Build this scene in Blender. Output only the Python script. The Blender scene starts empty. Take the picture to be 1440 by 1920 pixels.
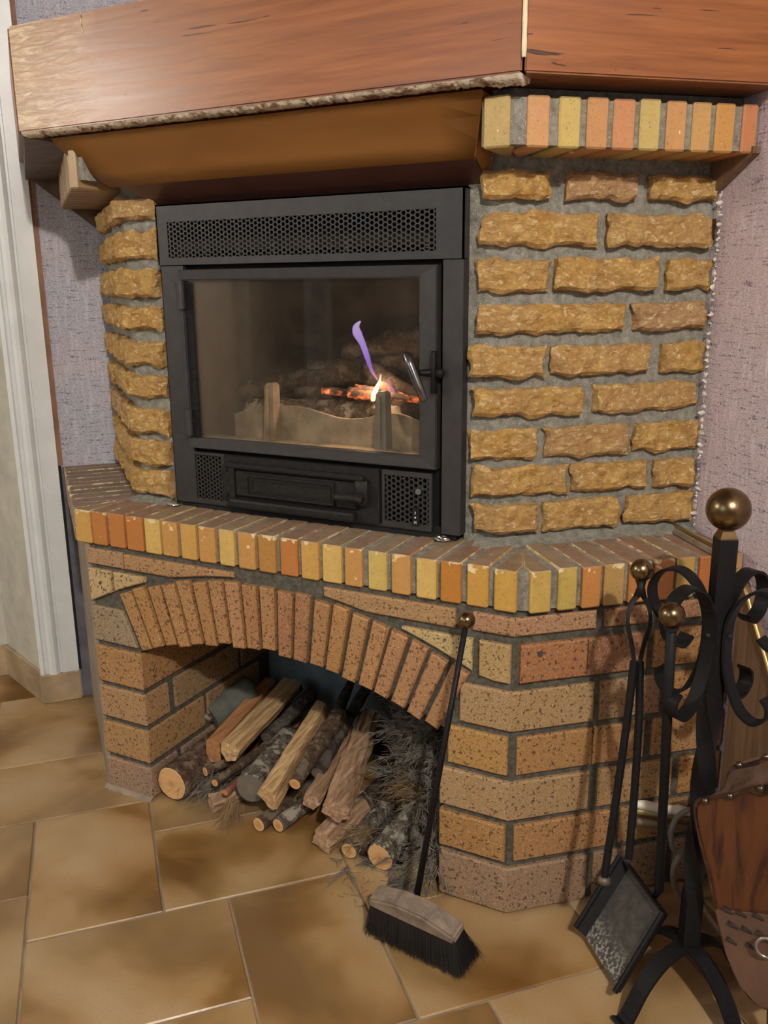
import bpy, bmesh, math, random
from mathutils import Vector, Matrix, noise
random.seed(7)
scene = bpy.context.scene
COL = scene.collection
PI = math.pi

# ---------------------------------------------------------------- camera
CX, CY, CZ = 1.3152, -1.5151, 1.1765
YAW, PITCH, ROLL, FPX = math.radians(27.1815), math.radians(-14.5181), math.radians(-0.5364), 1640.19
CAM = Vector((CX, CY, CZ))
FW = Vector((-math.sin(YAW)*math.cos(PITCH), math.cos(YAW)*math.cos(PITCH), math.sin(PITCH)))
r0 = Vector((math.cos(YAW), math.sin(YAW), 0)); u0 = r0.cross(FW)
RT = math.cos(ROLL)*r0 + math.sin(ROLL)*u0
UP = -math.sin(ROLL)*r0 + math.cos(ROLL)*u0
cd = bpy.data.cameras.new('camera'); cam = bpy.data.objects.new('camera', cd); COL.objects.link(cam)
M = Matrix((RT, UP, -FW)).transposed().to_4x4(); M.translation = CAM; cam.matrix_world = M
cd.sensor_fit = 'VERTICAL'; cd.sensor_height = 24; cd.lens = FPX/1920*24; cd.clip_start = .02
scene.camera = cam
# ---------------------------------------------------------------- light
w = bpy.data.worlds.new('world'); scene.world = w; w.use_nodes = True
w.node_tree.nodes['Background'].inputs[0].default_value = (.80, .88, 1, 1)
w.node_tree.nodes['Background'].inputs[1].default_value = .035
def area(name, loc, power, color, size, target):
    l = bpy.data.lights.new(name, 'AREA'); l.energy = power; l.color = color; l.shape = 'DISK'; l.size = size
    o = bpy.data.objects.new(name, l); COL.objects.link(o); o.location = loc
    o.rotation_euler = (Vector(target)-Vector(loc)).to_track_quat('-Z', 'Y').to_euler(); return o
def bulb(name, loc, power, color, size):
    l = bpy.data.lights.new(name, 'POINT'); l.energy = power; l.color = color; l.shadow_soft_size = size
    o = bpy.data.objects.new(name, l); COL.objects.link(o); o.location = loc; return o
bulb('ceiling_lamp_left', (-2.15, -2.35, 2.05), 62, (1, .91, .80), .13)
bulb('ceiling_lamp_right', (2.20, -2.30, 2.48), 175, (1, .92, .83), .045)
area('cool_fill_light', (-.2, -3.1, 1.7), 8, (.72, .86, 1), 1.3, (.3, 0, .8))  # bluish fill light added inside the room; no window stands here
scene.view_settings.view_transform = 'Standard'; scene.view_settings.look = 'None'
scene.view_settings.exposure = 0.32; scene.view_settings.gamma = 1
scene.view_settings.use_curve_mapping = False

# ---------------------------------------------------------------- geometry frame
TH = math.radians(41.14); c, s = math.cos(TH), math.sin(TH)
YB, YS, YM = -.135, -.134, -.134
ZS, HS = .6964, .0775
NL, NR = Vector((-c, s, 0)), Vector((c, s, 0))
KL, KR = .57, 1.007
def ray(u, v): return FW + RT*(u-720)/FPX - UP*(v-960)/FPX
def bp(u, v, n, d):
    r = ray(u, v); n = Vector(n); return CAM + r*((d-n.dot(CAM))/n.dot(r))
def fy(u, v, y=0): return bp(u, v, (0, 1, 0), y)
def fl(u, v, z=0): return bp(u, v, (0, 0, 1), z)
def at(u, v, d): return CAM + ray(u, v)*d
def rnd(a, b): return random.uniform(a, b)

# ---------------------------------------------------------------- object helpers
def link(name, me, mat=None, parent=None, smooth=False):
    if isinstance(me, bmesh.types.BMesh):
        bm = me; me = bpy.data.meshes.new(name); bm.normal_update(); bm.to_mesh(me); bm.free()
    o = bpy.data.objects.new(name, me); COL.objects.link(o)
    if mat is not None and len(me.materials) == 0: me.materials.append(mat)
    if parent is not None: o.parent = parent
    if smooth:
        for p in me.polygons: p.use_smooth = True
    return o
def tag(o, label=None, cat=None, group=None, kind=None):
    if label: o['label'] = label
    if cat: o['category'] = cat
    if group: o['group'] = group
    if kind: o['kind'] = kind
    return o
def thing(name, label, cat, group=None):
    o = bpy.data.objects.new(name, None); COL.objects.link(o); o.empty_display_size = .05
    return tag(o, label, cat, group)
def stc(name, bm, mat, parent=None, smooth=False):
    o = link(name, bm, mat, parent, smooth); o['kind'] = 'structure'; return o

def recalc(bm): bmesh.ops.recalc_face_normals(bm, faces=bm.faces)
def prism_z(bm, plan, z0, z1):
    a = [bm.verts.new((p[0], p[1], z0)) for p in plan]; b = [bm.verts.new((p[0], p[1], z1)) for p in plan]
    bm.faces.new(a[::-1]); bm.faces.new(b); n = len(plan)
    for i in range(n): bm.faces.new((a[i], a[(i+1) % n], b[(i+1) % n], b[i]))
    return bm
def prism_pts(bm, front, off):
    """polygon of 3-D points extruded by vector off"""
    a = [bm.verts.new(p) for p in front]; b = [bm.verts.new(Vector(p)+Vector(off)) for p in front]
    bm.faces.new(a); bm.faces.new(b[::-1]); n = len(front)
    for i in range(n): bm.faces.new((a[i], b[i], b[(i+1) % n], a[(i+1) % n]))
    return bm
def box(bm, p0, p1, mtx=None, bev=0):
    x0, y0, z0 = p0; x1, y1, z1 = p1
    vs = [bm.verts.new((x, y, z)) for x in (x0, x1) for y in (y0, y1) for z in (z0, z1)]
    fs = [bm.faces.new([vs[i] for i in f]) for f in ((0,1,3,2),(4,6,7,5),(0,4,5,1),(2,3,7,6),(0,2,6,4),(1,5,7,3))]
    if bev:
        es = list({e for f in fs for e in f.edges})
        r = bmesh.ops.bevel(bm, geom=es, offset=bev, segments=2 if bev > .004 else 1, affect='EDGES', profile=.6)
        vs = list({v for f in r['faces'] for v in f.verts} | {v for v in vs if v.is_valid})
    if mtx is not None:
        for v in vs: v.co = mtx @ v.co
    return bm
def inset_poly(P, d):
    n = len(P); out = []
    A = sum(P[i][0]*P[(i+1) % n][1]-P[(i+1) % n][0]*P[i][1] for i in range(n))
    sg = 1 if A > 0 else -1
    for i in range(n):
        a, b, q = Vector(P[i-1][:2]), Vector(P[i][:2]), Vector(P[(i+1) % n][:2])
        e1, e2 = (b-a).normalized(), (q-b).normalized()
        n1, n2 = Vector((-e1.y, e1.x))*sg, Vector((-e2.y, e2.x))*sg
        m = (n1+n2); k = m.length
        m = m/k if k > 1e-6 else n1
        out.append(b+m*min(d/max(m.dot(n1), .35), d*2.2))
    return out
def poly_brick(P, mp, h, back, bev):
    """P: 2-D polygon; mp(a,b,h)->3-D.  bevelled brick, cheap"""
    bm = bmesh.new(); Q = inset_poly(P, bev); n = len(P)
    f = [bm.verts.new(mp(q[0], q[1], h)) for q in Q]
    m = [bm.verts.new(mp(q[0], q[1], h-bev)) for q in P]
    k = [bm.verts.new(mp(q[0], q[1], -back)) for q in P]
    bm.faces.new(f)
    for i in range(n):
        j = (i+1) % n
        bm.faces.new((f[i], m[i], m[j], f[j])); bm.faces.new((m[i], k[i], k[j], m[j]))
    bm.faces.new(k[::-1]); recalc(bm); return bm
def tube(bm, pts, rad, seg=10, caps=True, up=Vector((0, 0, 1)), flat=1.0, tw=0, square=False):
    n = len(pts); rad = rad if hasattr(rad, '__len__') else [rad]*n
    pts = [Vector(p) for p in pts]; rings = []; prev = None
    for i, p in enumerate(pts):
        t = (pts[min(i+1, n-1)]-pts[max(i-1, 0)]).normalized()
        if prev is None:
            a = up if abs(t.dot(up)) < .95 else Vector((1, 0, 0)); x = a.cross(t).normalized()
        else:
            x = (prev-t*prev.dot(t)).normalized()
        prev = x; y = t.cross(x)
        rg = []
        for k in range(seg):
            an = 2*PI*k/seg+(PI/4 if square else 0)+tw*i
            rg.append(bm.verts.new(p+x*math.cos(an)*rad[i]+y*math.sin(an)*rad[i]*flat))
        rings.append(rg)
    for i in range(n-1):
        for k in range(seg):
            bm.faces.new((rings[i][k], rings[i][(k+1) % seg], rings[i+1][(k+1) % seg], rings[i+1][k]))
    if caps: bm.faces.new(rings[0][::-1]); bm.faces.new(rings[-1])
    return rings
def strip(bm, pts, wdir, wd, th):
    """flat bar along pts: width wd along wdir, thickness th"""
    n = len(pts); pts = [Vector(p) for p in pts]; W = Vector(wdir).normalized()*wd/2; R = []
    for i, p in enumerate(pts):
        t = (pts[min(i+1, n-1)]-pts[max(i-1, 0)]).normalized(); N = t.cross(W).normalized()*th/2
        R.append([bm.verts.new(p+a*W+b*N) for a, b in ((-1, -1), (1, -1), (1, 1), (-1, 1))])
    for i in range(n-1):
        for k in range(4): bm.faces.new((R[i][k], R[i][(k+1) % 4], R[i+1][(k+1) % 4], R[i+1][k]))
    bm.faces.new(R[0][::-1]); bm.faces.new(R[-1]); return bm
def ball(bm, p, r, seg=28, flat=1):
    bmesh.ops.create_uvsphere(bm, u_segments=seg, v_segments=seg//2, radius=r, matrix=Matrix.Translation(p) @ Matrix.Diagonal((1, 1, flat, 1)))
def spline(P, k=8):
    P = [Vector(p) for p in P]; out = []
    for i in range(len(P)-1):
        a, b, q, d = P[max(i-1, 0)], P[i], P[i+1], P[min(i+2, len(P)-1)]
        for j in range(k):
            t = j/k; out.append(.5*((2*b)+(q-a)*t+(2*a-5*b+4*q-d)*t*t+(-a+3*b-3*q+d)*t**3))
    out.append(P[-1]); return out
def uv_from(o, fn):
    me = o.data; uv = me.uv_layers.new(name='UVMap')
    for l in me.loops: uv.data[l.index].uv = fn(me.vertices[l.vertex_index].co)
def fbm(p, sc=1, oc=4): return noise.fractal(Vector(p)*sc, 1.0, 2.0, oc)

# ---------------------------------------------------------------- materials
class NT:
    def __init__(s_, name):
        m = bpy.data.materials.new(name); m.use_nodes = True; s_.m = m; s_.t = m.node_tree
        s_.b = s_.t.nodes['Principled BSDF']; s_._g = None
    def n(s_, ty, **k):
        x = s_.t.nodes.new(ty)
        for a, v in k.items():
            if a.startswith('i_'):
                x.inputs[int(a[2:]) if a[2:].isdigit() else a[2:].replace('_', ' ')].default_value = v
            else: setattr(x, a, v)
        return x
    def l(s_, a, b): s_.t.links.new(a, b)
    def pos(s_):
        if not s_._g: s_._g = s_.n('ShaderNodeNewGeometry')
        return s_._g.outputs['Position']
    def uv(s_): return s_.n('ShaderNodeTexCoord').outputs['UV']
    def objc(s_): return s_.n('ShaderNodeTexCoord').outputs['Object']
    def map(s_, vec, scale=(1, 1, 1), rot=(0, 0, 0)):
        x = s_.n('ShaderNodeMapping'); x.inputs['Scale'].default_value = scale; x.inputs['Rotation'].default_value = rot
        s_.l(vec, x.inputs[0]); return x.outputs[0]
    def noise(s_, vec, sc, det=5, rough=.55, dist=0):
        x = s_.n('ShaderNodeTexNoise'); x.inputs['Scale'].default_value = sc; x.inputs['Detail'].default_value = det
        x.inputs['Roughness'].default_value = rough; x.inputs['Distortion'].default_value = dist
        s_.l(vec, x.inputs['Vector']); return x.outputs['Fac']
    def voro(s_, vec, sc, out='Distance', feat='F1'):
        x = s_.n('ShaderNodeTexVoronoi', feature=feat); x.inputs['Scale'].default_value = sc
        s_.l(vec, x.inputs['Vector']); return x.outputs[out]
    def ramp(s_, f, stops, interp='LINEAR'):
        x = s_.n('ShaderNodeValToRGB'); cr = x.color_ramp; cr.interpolation = interp
        while len(cr.elements) < len(stops): cr.elements.new(.5)
        for e, (p, col) in zip(cr.elements, stops):
            e.position = p; e.color = (*col, 1) if hasattr(col, '__len__') else (col, col, col, 1)
        s_.l(f, x.inputs[0]); return x.outputs[0]
    def mix(s_, f, a, b, mode='MIX'):
        x = s_.n('ShaderNodeMix', data_type='RGBA', blend_type=mode)
        for sock, v in ((x.inputs[0], f), (x.inputs[6], a), (x.inputs[7], b)):
            if isinstance(v, (int, float)): sock.default_value = v if sock.type == 'VALUE' else (v, v, v, 1)
            elif isinstance(v, tuple): sock.default_value = (*v, 1)
            else: s_.l(v, sock)
        return x.outputs[2]
    def math(s_, op, a, b=0):
        x = s_.n('ShaderNodeMath', operation=op)
        for i, v in ((0, a), (1, b)):
            if isinstance(v, (int, float)): x.inputs[i].default_value = v
            else: s_.l(v, x.inputs[i])
        return x.outputs[0]
    def rand(s_): return s_.n('ShaderNodeObjectInfo').outputs['Random']
    def ocol(s_): return s_.n('ShaderNodeObjectInfo').outputs['Color']
    def bump(s_, h, st=.3, dist=.002, prev=None):
        x = s_.n('ShaderNodeBump'); x.inputs['Strength'].default_value = st; x.inputs['Distance'].default_value = dist
        s_.l(h, x.inputs['Height'])
        if prev is not None: s_.l(prev, x.inputs['Normal'])
        return x.outputs[0]
    def out(s_, col=None, rough=None, nrm=None, metal=None, spec=None):
        for k, v in (('Base Color', col), ('Roughness', rough), ('Normal', nrm), ('Metallic', metal), ('Specular IOR Level', spec)):
            if v is None: continue
            if isinstance(v, (int, float)): s_.b.inputs[k].default_value = v
            elif isinstance(v, tuple): s_.b.inputs[k].default_value = (*v, 1)
            else: s_.l(v, s_.b.inputs[k])
        return s_.m
def plain(name, col, rough=.5, metal=0, bump=0, bs=200, var=.25, spec=None):
    t = NT(name); P = t.pos(); n = t.noise(P, 14, 4)
    cc = t.mix(t.ramp(n, [(.3, 0), (.7, 1)]), tuple(x*(1-var) for x in col), tuple(min(1, x*(1+var)) for x in col))
    nr = t.bump(t.noise(P, bs, 3), bump, .001) if bump else None
    return t.out(cc, rough, nr, metal, spec)

def m_rustic():
    t = NT('rustic_brick'); P = t.pos(); r = t.rand()
    a = t.noise(P, 34, 7, .7, .6); b = t.noise(t.map(P, (1, 1, 1.8)), 75, 6, .72, .8); v = t.voro(P, 260)
    base = t.mix(t.ramp(a, [(.34, 0), (.64, 1)]), (.34, .165, .035), (.60, .385, .125))
    base = t.mix(t.ramp(t.noise(P, 11, 4, .6), [(.42, 0), (.60, .8)]), base, (.44, .265, .10))
    base = t.mix(t.ramp(r, [(.62, 0), (.98, .6)]), base, (.38, .235, .14))
    base = t.mix(t.ramp(b, [(.53, 0), (.66, .8)]), base, (.82, .67, .40))
    base = t.mix(t.ramp(b, [(.30, .9), (.41, 0)]), base, (.13, .065, .022))
    base = t.mix(t.ramp(v, [(.05, .5), (.14, 0)]), base, (.13, .07, .03))
    h = t.math('ADD', t.math('MULTIPLY', a, 1.0), b)
    return t.out(base, .85, t.bump(t.noise(P, 420, 3), .4, .001, t.bump(h, .8, .006)), spec=.3)
def m_base():
    t = NT('speckled_brick'); P = t.pos(); r = t.rand(); oc = t.ocol()
    a = t.noise(P, 12, 4)
    col = t.mix(t.ramp(a, [(.3, .0), (.7, .35)]), oc, (.36, .215, .085))
    col = t.mix(t.ramp(t.noise(P, 260, 4, .7), [(.48, 0), (.75, .40)]), col, (.52, .34, .155))
    sp = t.ramp(t.noise(P, 150, 3, .55), [(.580, 0), (.625, .9)])
    sp1 = t.ramp(t.noise(P, 420, 2, .5), [(.58, 0), (.66, .7)])
    col = t.mix(sp, col, (.075, .042, .025)); col = t.mix(sp1, col, (.11, .06, .035))
    sp2 = t.ramp(t.noise(P, 520, 2), [(.64, 0), (.69, .75)])
    col = t.mix(sp2, col, (.80, .66, .47))
    return t.out(col, .75, t.bump(t.noise(P, 350, 4, .7), .45, .0016), spec=.3)
def m_glazed():
    t = NT('edge_brick'); g = t.n('ShaderNodeNewGeometry'); P = g.outputs['Position']; oc = t.ocol()
    col = t.mix(t.ramp(t.noise(P, 60, 5, .7), [(.35, 0), (.7, .28)]), oc, (.28, .15, .05))
    col = t.mix(t.ramp(t.noise(P, 240, 3), [(.62, 0), (.70, .6)]), col, (.13, .09, .04))
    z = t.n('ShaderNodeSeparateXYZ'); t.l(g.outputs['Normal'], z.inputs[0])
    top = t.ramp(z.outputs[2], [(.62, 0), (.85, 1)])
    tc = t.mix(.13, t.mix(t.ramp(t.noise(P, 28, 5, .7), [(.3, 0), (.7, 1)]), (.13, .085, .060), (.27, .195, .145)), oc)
    tc = t.mix(t.ramp(t.noise(P, 55, 4, .6), [(.66, 0), (.72, .6)]), tc, (.5, .42, .33))
    zp = t.n('ShaderNodeSeparateXYZ'); t.l(P, zp.inputs[0])
    band = t.ramp(t.math('SUBTRACT', zp.outputs[2], ZS-.022), [(.0, 0), (.019, .55), (.024, .66), (.05, 0)])
    chip = t.ramp(t.math('ADD', t.noise(P, 42, 4, .6), t.math('MULTIPLY', band, .28)), [(.700, 0), (.712, 1)])
    col = t.mix(chip, col, (.78, .63, .36))
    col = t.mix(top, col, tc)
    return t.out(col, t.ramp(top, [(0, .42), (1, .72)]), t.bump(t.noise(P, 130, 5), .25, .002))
def m_mortar():
    t = NT('grey_mortar'); P = t.pos()
    a = t.noise(P, 60, 6, .75); b = t.noise(P, 300, 3)
    col = t.mix(t.ramp(a, [(.3, 0), (.72, 1)]), (.125, .125, .105), (.37, .36, .31))
    col = t.mix(t.ramp(b, [(.63, 0), (.70, .8)]), col, (.55, .52, .45))
    return t.out(col, .95, t.bump(t.math('ADD', a, t.math('MULTIPLY', b, .5)), .8, .005), spec=.2)
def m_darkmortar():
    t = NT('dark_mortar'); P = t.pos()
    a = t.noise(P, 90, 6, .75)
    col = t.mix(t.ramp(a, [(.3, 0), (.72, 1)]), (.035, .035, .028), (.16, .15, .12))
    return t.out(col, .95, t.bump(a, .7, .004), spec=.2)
def m_render(): return plain('beige_render', (.27, .22, .17), .9, var=.25, bump=.6, bs=60)
def m_mantel():
    t = NT('varnished_oak'); U = t.uv()
    g = t.noise(t.map(U, (2.4, 42, 1)), 1.6, 8, .62, .35)
    g2 = t.noise(t.map(U, (1.2, 6, 1)), 2.2, 4, .55, .3)
    col = t.mix(t.ramp(g, [(.32, 0), (.68, 1)]), (.19, .062, .019), (.33, .120, .034))
    col = t.mix(t.ramp(g2, [(.42, 0), (.66, .5)]), col, (.19, .070, .030))
    cr = t.noise(t.map(U, (5.5, 70, 1)), 1.0, 3, .5, 1.2)
    crk = t.ramp(cr, [(.700, 0), (.715, 1)])
    col = t.mix(crk, col, (.05, .02, .01))
    x = t.n('ShaderNodeSeparateXYZ'); t.l(U, x.inputs[0])
    # sun-bleached, flaking varnish at the far left end
    e = t.ramp(t.math('ADD', x.outputs[0], t.math('MULTIPLY', t.noise(U, 9, 4), .10)), [(.02, 1), (.30, 0)])
    fl_ = t.ramp(t.noise(t.map(U, (12, 70, 1)), 1.2, 6, .7, 1.5), [(.40, .25), (.6, .95)])
    col = t.mix(t.math('MULTIPLY', e, fl_), col, (.68, .52, .32))
    h = t.math('SUBTRACT', t.math('MULTIPLY', g, .4), t.math('MULTIPLY', crk, 1.0))
    h = t.math('ADD', h, t.math('MULTIPLY', t.math('MULTIPLY', e, fl_), .8))
    t.b.inputs['Coat Weight'].default_value = .30; t.b.inputs['Coat Roughness'].default_value = .27
    return t.out(col, t.ramp(g, [(.3, .30), (.7, .40)]), t.bump(h, .35, .002))
def m_wood(name, a, b, scale=(4, 60, 60), rough=.6, bump=.3):
    t = NT(name); P = t.objc(); g = t.noise(t.map(P, scale), 1, 7, .65, .7)
    return t.out(t.mix(t.ramp(g, [(.38, 0), (.62, 1)]), a, b), rough, t.bump(g, bump, .003))
def m_tile():
    t = NT('glazed_floor_tile'); P = t.pos(); r = t.rand()
    o = t.n('ShaderNodeCombineXYZ'); t.l(t.math('MULTIPLY', r, 37), o.inputs[0]); t.l(t.math('MULTIPLY', r, 11), o.inputs[1])
    v = t.n('ShaderNodeVectorMath', operation='ADD'); t.l(P, v.inputs[0]); t.l(o.outputs[0], v.inputs[1]); V = v.outputs[0]
    a = t.noise(V, 3.6, 3, .5, .3)
    col = t.ramp(a, [(.36, (.130, .058, .010)), (.45, (.225, .120, .035)), (.53, (.36, .225, .095)), (.66, (.43, .305, .165))])
    col = t.mix(t.ramp(t.noise(V, 1.9, 2), [(.4, 0), (.6, .45)]), col, (.33, .26, .15))
    col = t.mix(t.ramp(t.noise(P, 260, 3), [(.45, .0), (.75, .22)]), col, (.16, .09, .03))
    return t.out(col, t.ramp(t.noise(P, 30, 3), [(.3, .30), (.7, .42)]), t.bump(t.noise(P, 55, 4), .14, .002))
def m_paper(name, a, b, side):
    t = NT(name); U = t.uv()
    wv = t.noise(t.map(U, (620, 170, 1)), 1, 2); wh = t.noise(t.map(U, (150, 560, 1)), 1, 2)
    col = t.mix(t.ramp(wv, [(.3, 0), (.7, 1)]), a, b)
    col = t.mix(t.ramp(wh, [(.35, .7), (.55, 0)]), col, tuple(x*.55 for x in a))
    col = t.mix(t.ramp(t.noise(t.map(U, (110, 12, 1)), 1, 4), [(.50, 0), (.72, .4)]), col, tuple(min(1, x*1.25) for x in b))
    slub = t.ramp(t.noise(t.map(U, (22, 210, 1)), 1, 2), [(.575, 0), (.62, 1)])
    dots = t.ramp(t.noise(t.map(U, (330, 60, 1)), 1, 1), [(.46, 0), (.54, 1)])
    col = t.mix(t.math('MULTIPLY', t.math('MULTIPLY', slub, dots), .75), col, (.07, .06, .075))
    col = t.mix(t.ramp(t.noise(U, 4, 3), [(.45, 0), (.75, .35)]), col, (.58, .40, .36))
    return t.out(col, .9, t.bump(t.math('ADD', wv, wh), .5, .0015), spec=.2)
def m_bark(name, a, b, cc):
    t = NT(name); P = t.objc(); g = t.noise(P, 75, 8, .78, .5); k = t.noise(t.map(P, (1, 1, 1)), 32, 5, .65)
    col = t.mix(t.ramp(g, [(.40, 0), (.62, 1)]), a, b)
    col = t.mix(t.ramp(k, [(.52, 0), (.58, .85)]), col, cc)
    return t.out(col, .9, t.bump(g, .9, .006), spec=.2)
def m_cut(name='sawn_wood_end', a=(.46, .23, .08), b=(.68, .42, .19), pith=(.42, .19, .06)):
    t = NT(name); P = t.objc()
    v = t.n('ShaderNodeVectorMath', operation='LENGTH'); t.l(P, v.inputs[0])
    wv = t.math('SINE', t.math('MULTIPLY', t.math('ADD', v.outputs['Value'], t.math('MULTIPLY', t.noise(P, 30, 2), .006)), 1300))
    col = t.mix(t.ramp(wv, [(0, 0), (1, .55)]), b, a)
    col = t.mix(t.ramp(v.outputs['Value'], [(.002, .8), (.014, 0)]), col, pith)
    col = t.mix(t.ramp(t.noise(t.map(P, (9, 90, 90)), 1, 4), [(.45, 0), (.7, .4)]), col, a)
    return t.out(col, .7, t.bump(t.noise(t.map(P, (20, 300, 300)), 1, 4), .3, .001))
def m_black(name='black_iron', col=(.006, .006, .007), rough=.5, bump=.15):
    t = NT(name); P = t.pos(); n = t.noise(P, 120, 4)
    return t.out(t.mix(t.ramp(n, [(.4, 0), (.75, .5)]), col, tuple(x*2.6 for x in col)), rough, t.bump(t.noise(P, 500, 3), bump, .0006), spec=.18)
def m_steel():
    t = NT('grey_stove_paint'); P = t.pos(); n = t.noise(P, 40, 5, .6)
    return t.out(t.mix(t.ramp(n, [(.35, 0), (.75, 1)]), (.024, .023, .024), (.036, .035, .035)), .5, t.bump(t.noise(P, 900, 2), .15, .0004), .1)
def m_brass():
    t = NT('aged_brass'); P = t.pos(); n = t.noise(P, 50, 5)
    return t.out(t.mix(t.ramp(n, [(.35, 0), (.75, 1)]), (.155, .105, .052), (.25, .18, .095)), .26, None, 1.0)
def m_glass():
    t = NT('sooty_door_glass'); P = t.pos()
    gl = t.n('ShaderNodeBsdfGlossy'); gl.inputs['Roughness'].default_value = .035; gl.inputs['Color'].default_value = (.95, .95, 1, 1)
    tr = t.n('ShaderNodeBsdfTransparent'); tr.inputs[0].default_value = (.90, .88, .84, 1)
    df = t.n('ShaderNodeBsdfDiffuse'); df.inputs[0].default_value = (.22, .17, .12, 1)
    fr = t.n('ShaderNodeFresnel'); gb = t.n('ShaderNodeNewGeometry')
    t.l(t.math('ADD', 1.62, t.math('MULTIPLY', gb.outputs['Backfacing'], 1/1.62-1.62)), fr.inputs[0])   # same reflectance from both sides of the pane
    m1 = t.n('ShaderNodeMixShader'); m2 = t.n('ShaderNodeMixShader')
    z = t.n('ShaderNodeSeparateXYZ'); t.l(P, z.inputs[0])
    soot = t.math('ADD', t.ramp(t.noise(P, 9, 5, .7), [(.4, .01), (.75, .07)]), t.ramp(z.outputs[0], [(.08, .22), (.30, 0)]))
    t.l(soot, m1.inputs[0]); t.l(tr.outputs[0], m1.inputs[1]); t.l(df.outputs[0], m1.inputs[2])
    t.l(fr.outputs[0], m2.inputs[0]); t.l(m1.outputs[0], m2.inputs[1]); t.l(gl.outputs[0], m2.inputs[2])
    o = t.t.nodes['Material Output']; t.l(m2.outputs[0], o.inputs[0]); return t.m
def m_flame(name, cols, st, zlo, zhi, edge):
    t = NT(name); g = t.n('ShaderNodeNewGeometry'); z = t.n('ShaderNodeSeparateXYZ'); t.l(g.outputs['Position'], z.inputs[0])
    f = t.n('ShaderNodeMapRange'); f.inputs[1].default_value = zlo; f.inputs[2].default_value = zhi; t.l(z.outputs[2], f.inputs[0])
    col = t.ramp(f.outputs[0], cols)
    em = t.n('ShaderNodeEmission'); t.l(col, em.inputs[0]); em.inputs[1].default_value = st
    lw = t.n('ShaderNodeLayerWeight'); lw.inputs[0].default_value = .35
    tr = t.n('ShaderNodeBsdfTransparent'); mx = t.n('ShaderNodeMixShader')
    t.l(t.ramp(lw.outputs['Facing'], [(.15, edge), (.85, 1)]), mx.inputs[0]); t.l(em.outputs[0], mx.inputs[1]); t.l(tr.outputs[0], mx.inputs[2])
    t.l(mx.outputs[0], t.t.nodes['Material Output'].inputs[0]); return t.m
RUST, BASE, GLAZ, MORT, DMORT = m_rustic(), m_base(), m_glazed(), m_mortar(), m_darkmortar()
OAK, TILE, STEEL, IRON, BRASS, GLASS = m_mantel(), m_tile(), m_steel(), m_black(), m_brass(), m_glass()
CAST = m_black('cast_iron', (.014, .0135, .0135), .45, .3)
GROUT = plain('floor_grout', (.27, .21, .14), .9, bump=.5)
PAPER_R = m_paper('lit_woven_paper', (.48, .40, .44), (.72, .62, .67), 1)  # pinkish lit tone of the wallpaper put into its colour
PAPER_L = m_paper('shaded_woven_paper', (.36, .37, .43), (.60, .61, .70), 0)  # same wallpaper, with the left wall's bluish shade put into its colour
WHITE = plain('white_gloss_paint', (.66, .69, .70), .35, var=.06, bump=.1, bs=30)
GREEN_WHITE = plain('greenish_white_plaster', (.50, .49, .42), .7, var=.16, bump=.3, bs=40)
PLASTER = plain('blue_grey_plaster', (.20, .25, .27), .9, var=.3, bump=.5, bs=60)
DPLASTER = plain('purple_grey_plaster', (.12, .12, .14), .9, var=.35, bump=.5, bs=60)
_t = NT('flaky_cream_filler'); _P = _t.pos(); _n = _t.noise(_t.map(_P, (1, 1, 2)), 38, 6, .7)
CREAM = _t.out(_t.mix(_t.ramp(_n, [(.42, 0), (.52, 1)]), (.24, .13, .075), (.68, .60, .47)), .85, _t.bump(_t.noise(_P, 110, 5), .9, .003))
HOOD = m_wood('satin_brown_panel', (.33, .145, .036), (.38, .175, .048), (2, 5, 20), .33, .05)
DWOOD = m_wood('dark_stained_board', (.07, .045, .035), (.13, .085, .06), (4, 40, 40), .55)
BOARDW = m_wood('brown_veneer_board', (.115, .065, .035), (.19, .115, .065), (50, 50, 3), .5)
BARK1 = m_bark('brown_bark', (.05, .03, .018), (.17, .11, .07), (.24, .19, .14))
BARK2 = m_bark('grey_lichen_bark', (.05, .040, .03), (.25, .21, .16), (.50, .47, .39))
BARK3 = m_bark('dark_bark', (.03, .024, .02), (.10, .08, .065), (.15, .13, .11))
CUT = m_cut(); CUTG = m_cut('weathered_sawn_end', (.085, .075, .06), (.15, .13, .105), (.19, .16, .12))
SPLIT1 = m_wood('pale_split_wood', (.36, .21, .085), (.66, .46, .24), (130, 3.5, 130), .75, .8)
SPLIT2 = m_wood('pinkish_split_wood', (.24, .135, .075), (.50, .335, .205), (120, 4, 120), .8, .9)
SPLIT3 = m_wood('reddish_split_wood', (.38, .16, .06), (.52, .27, .12), (120, 5, 120), .75, .6)
TWIG = plain('dry_needles', (.15, .135, .11), .9, var=.6)
ASH = plain('ash_coated_iron', (.33, .28, .21), .85, var=.55, bump=.6, bs=120)

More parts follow.
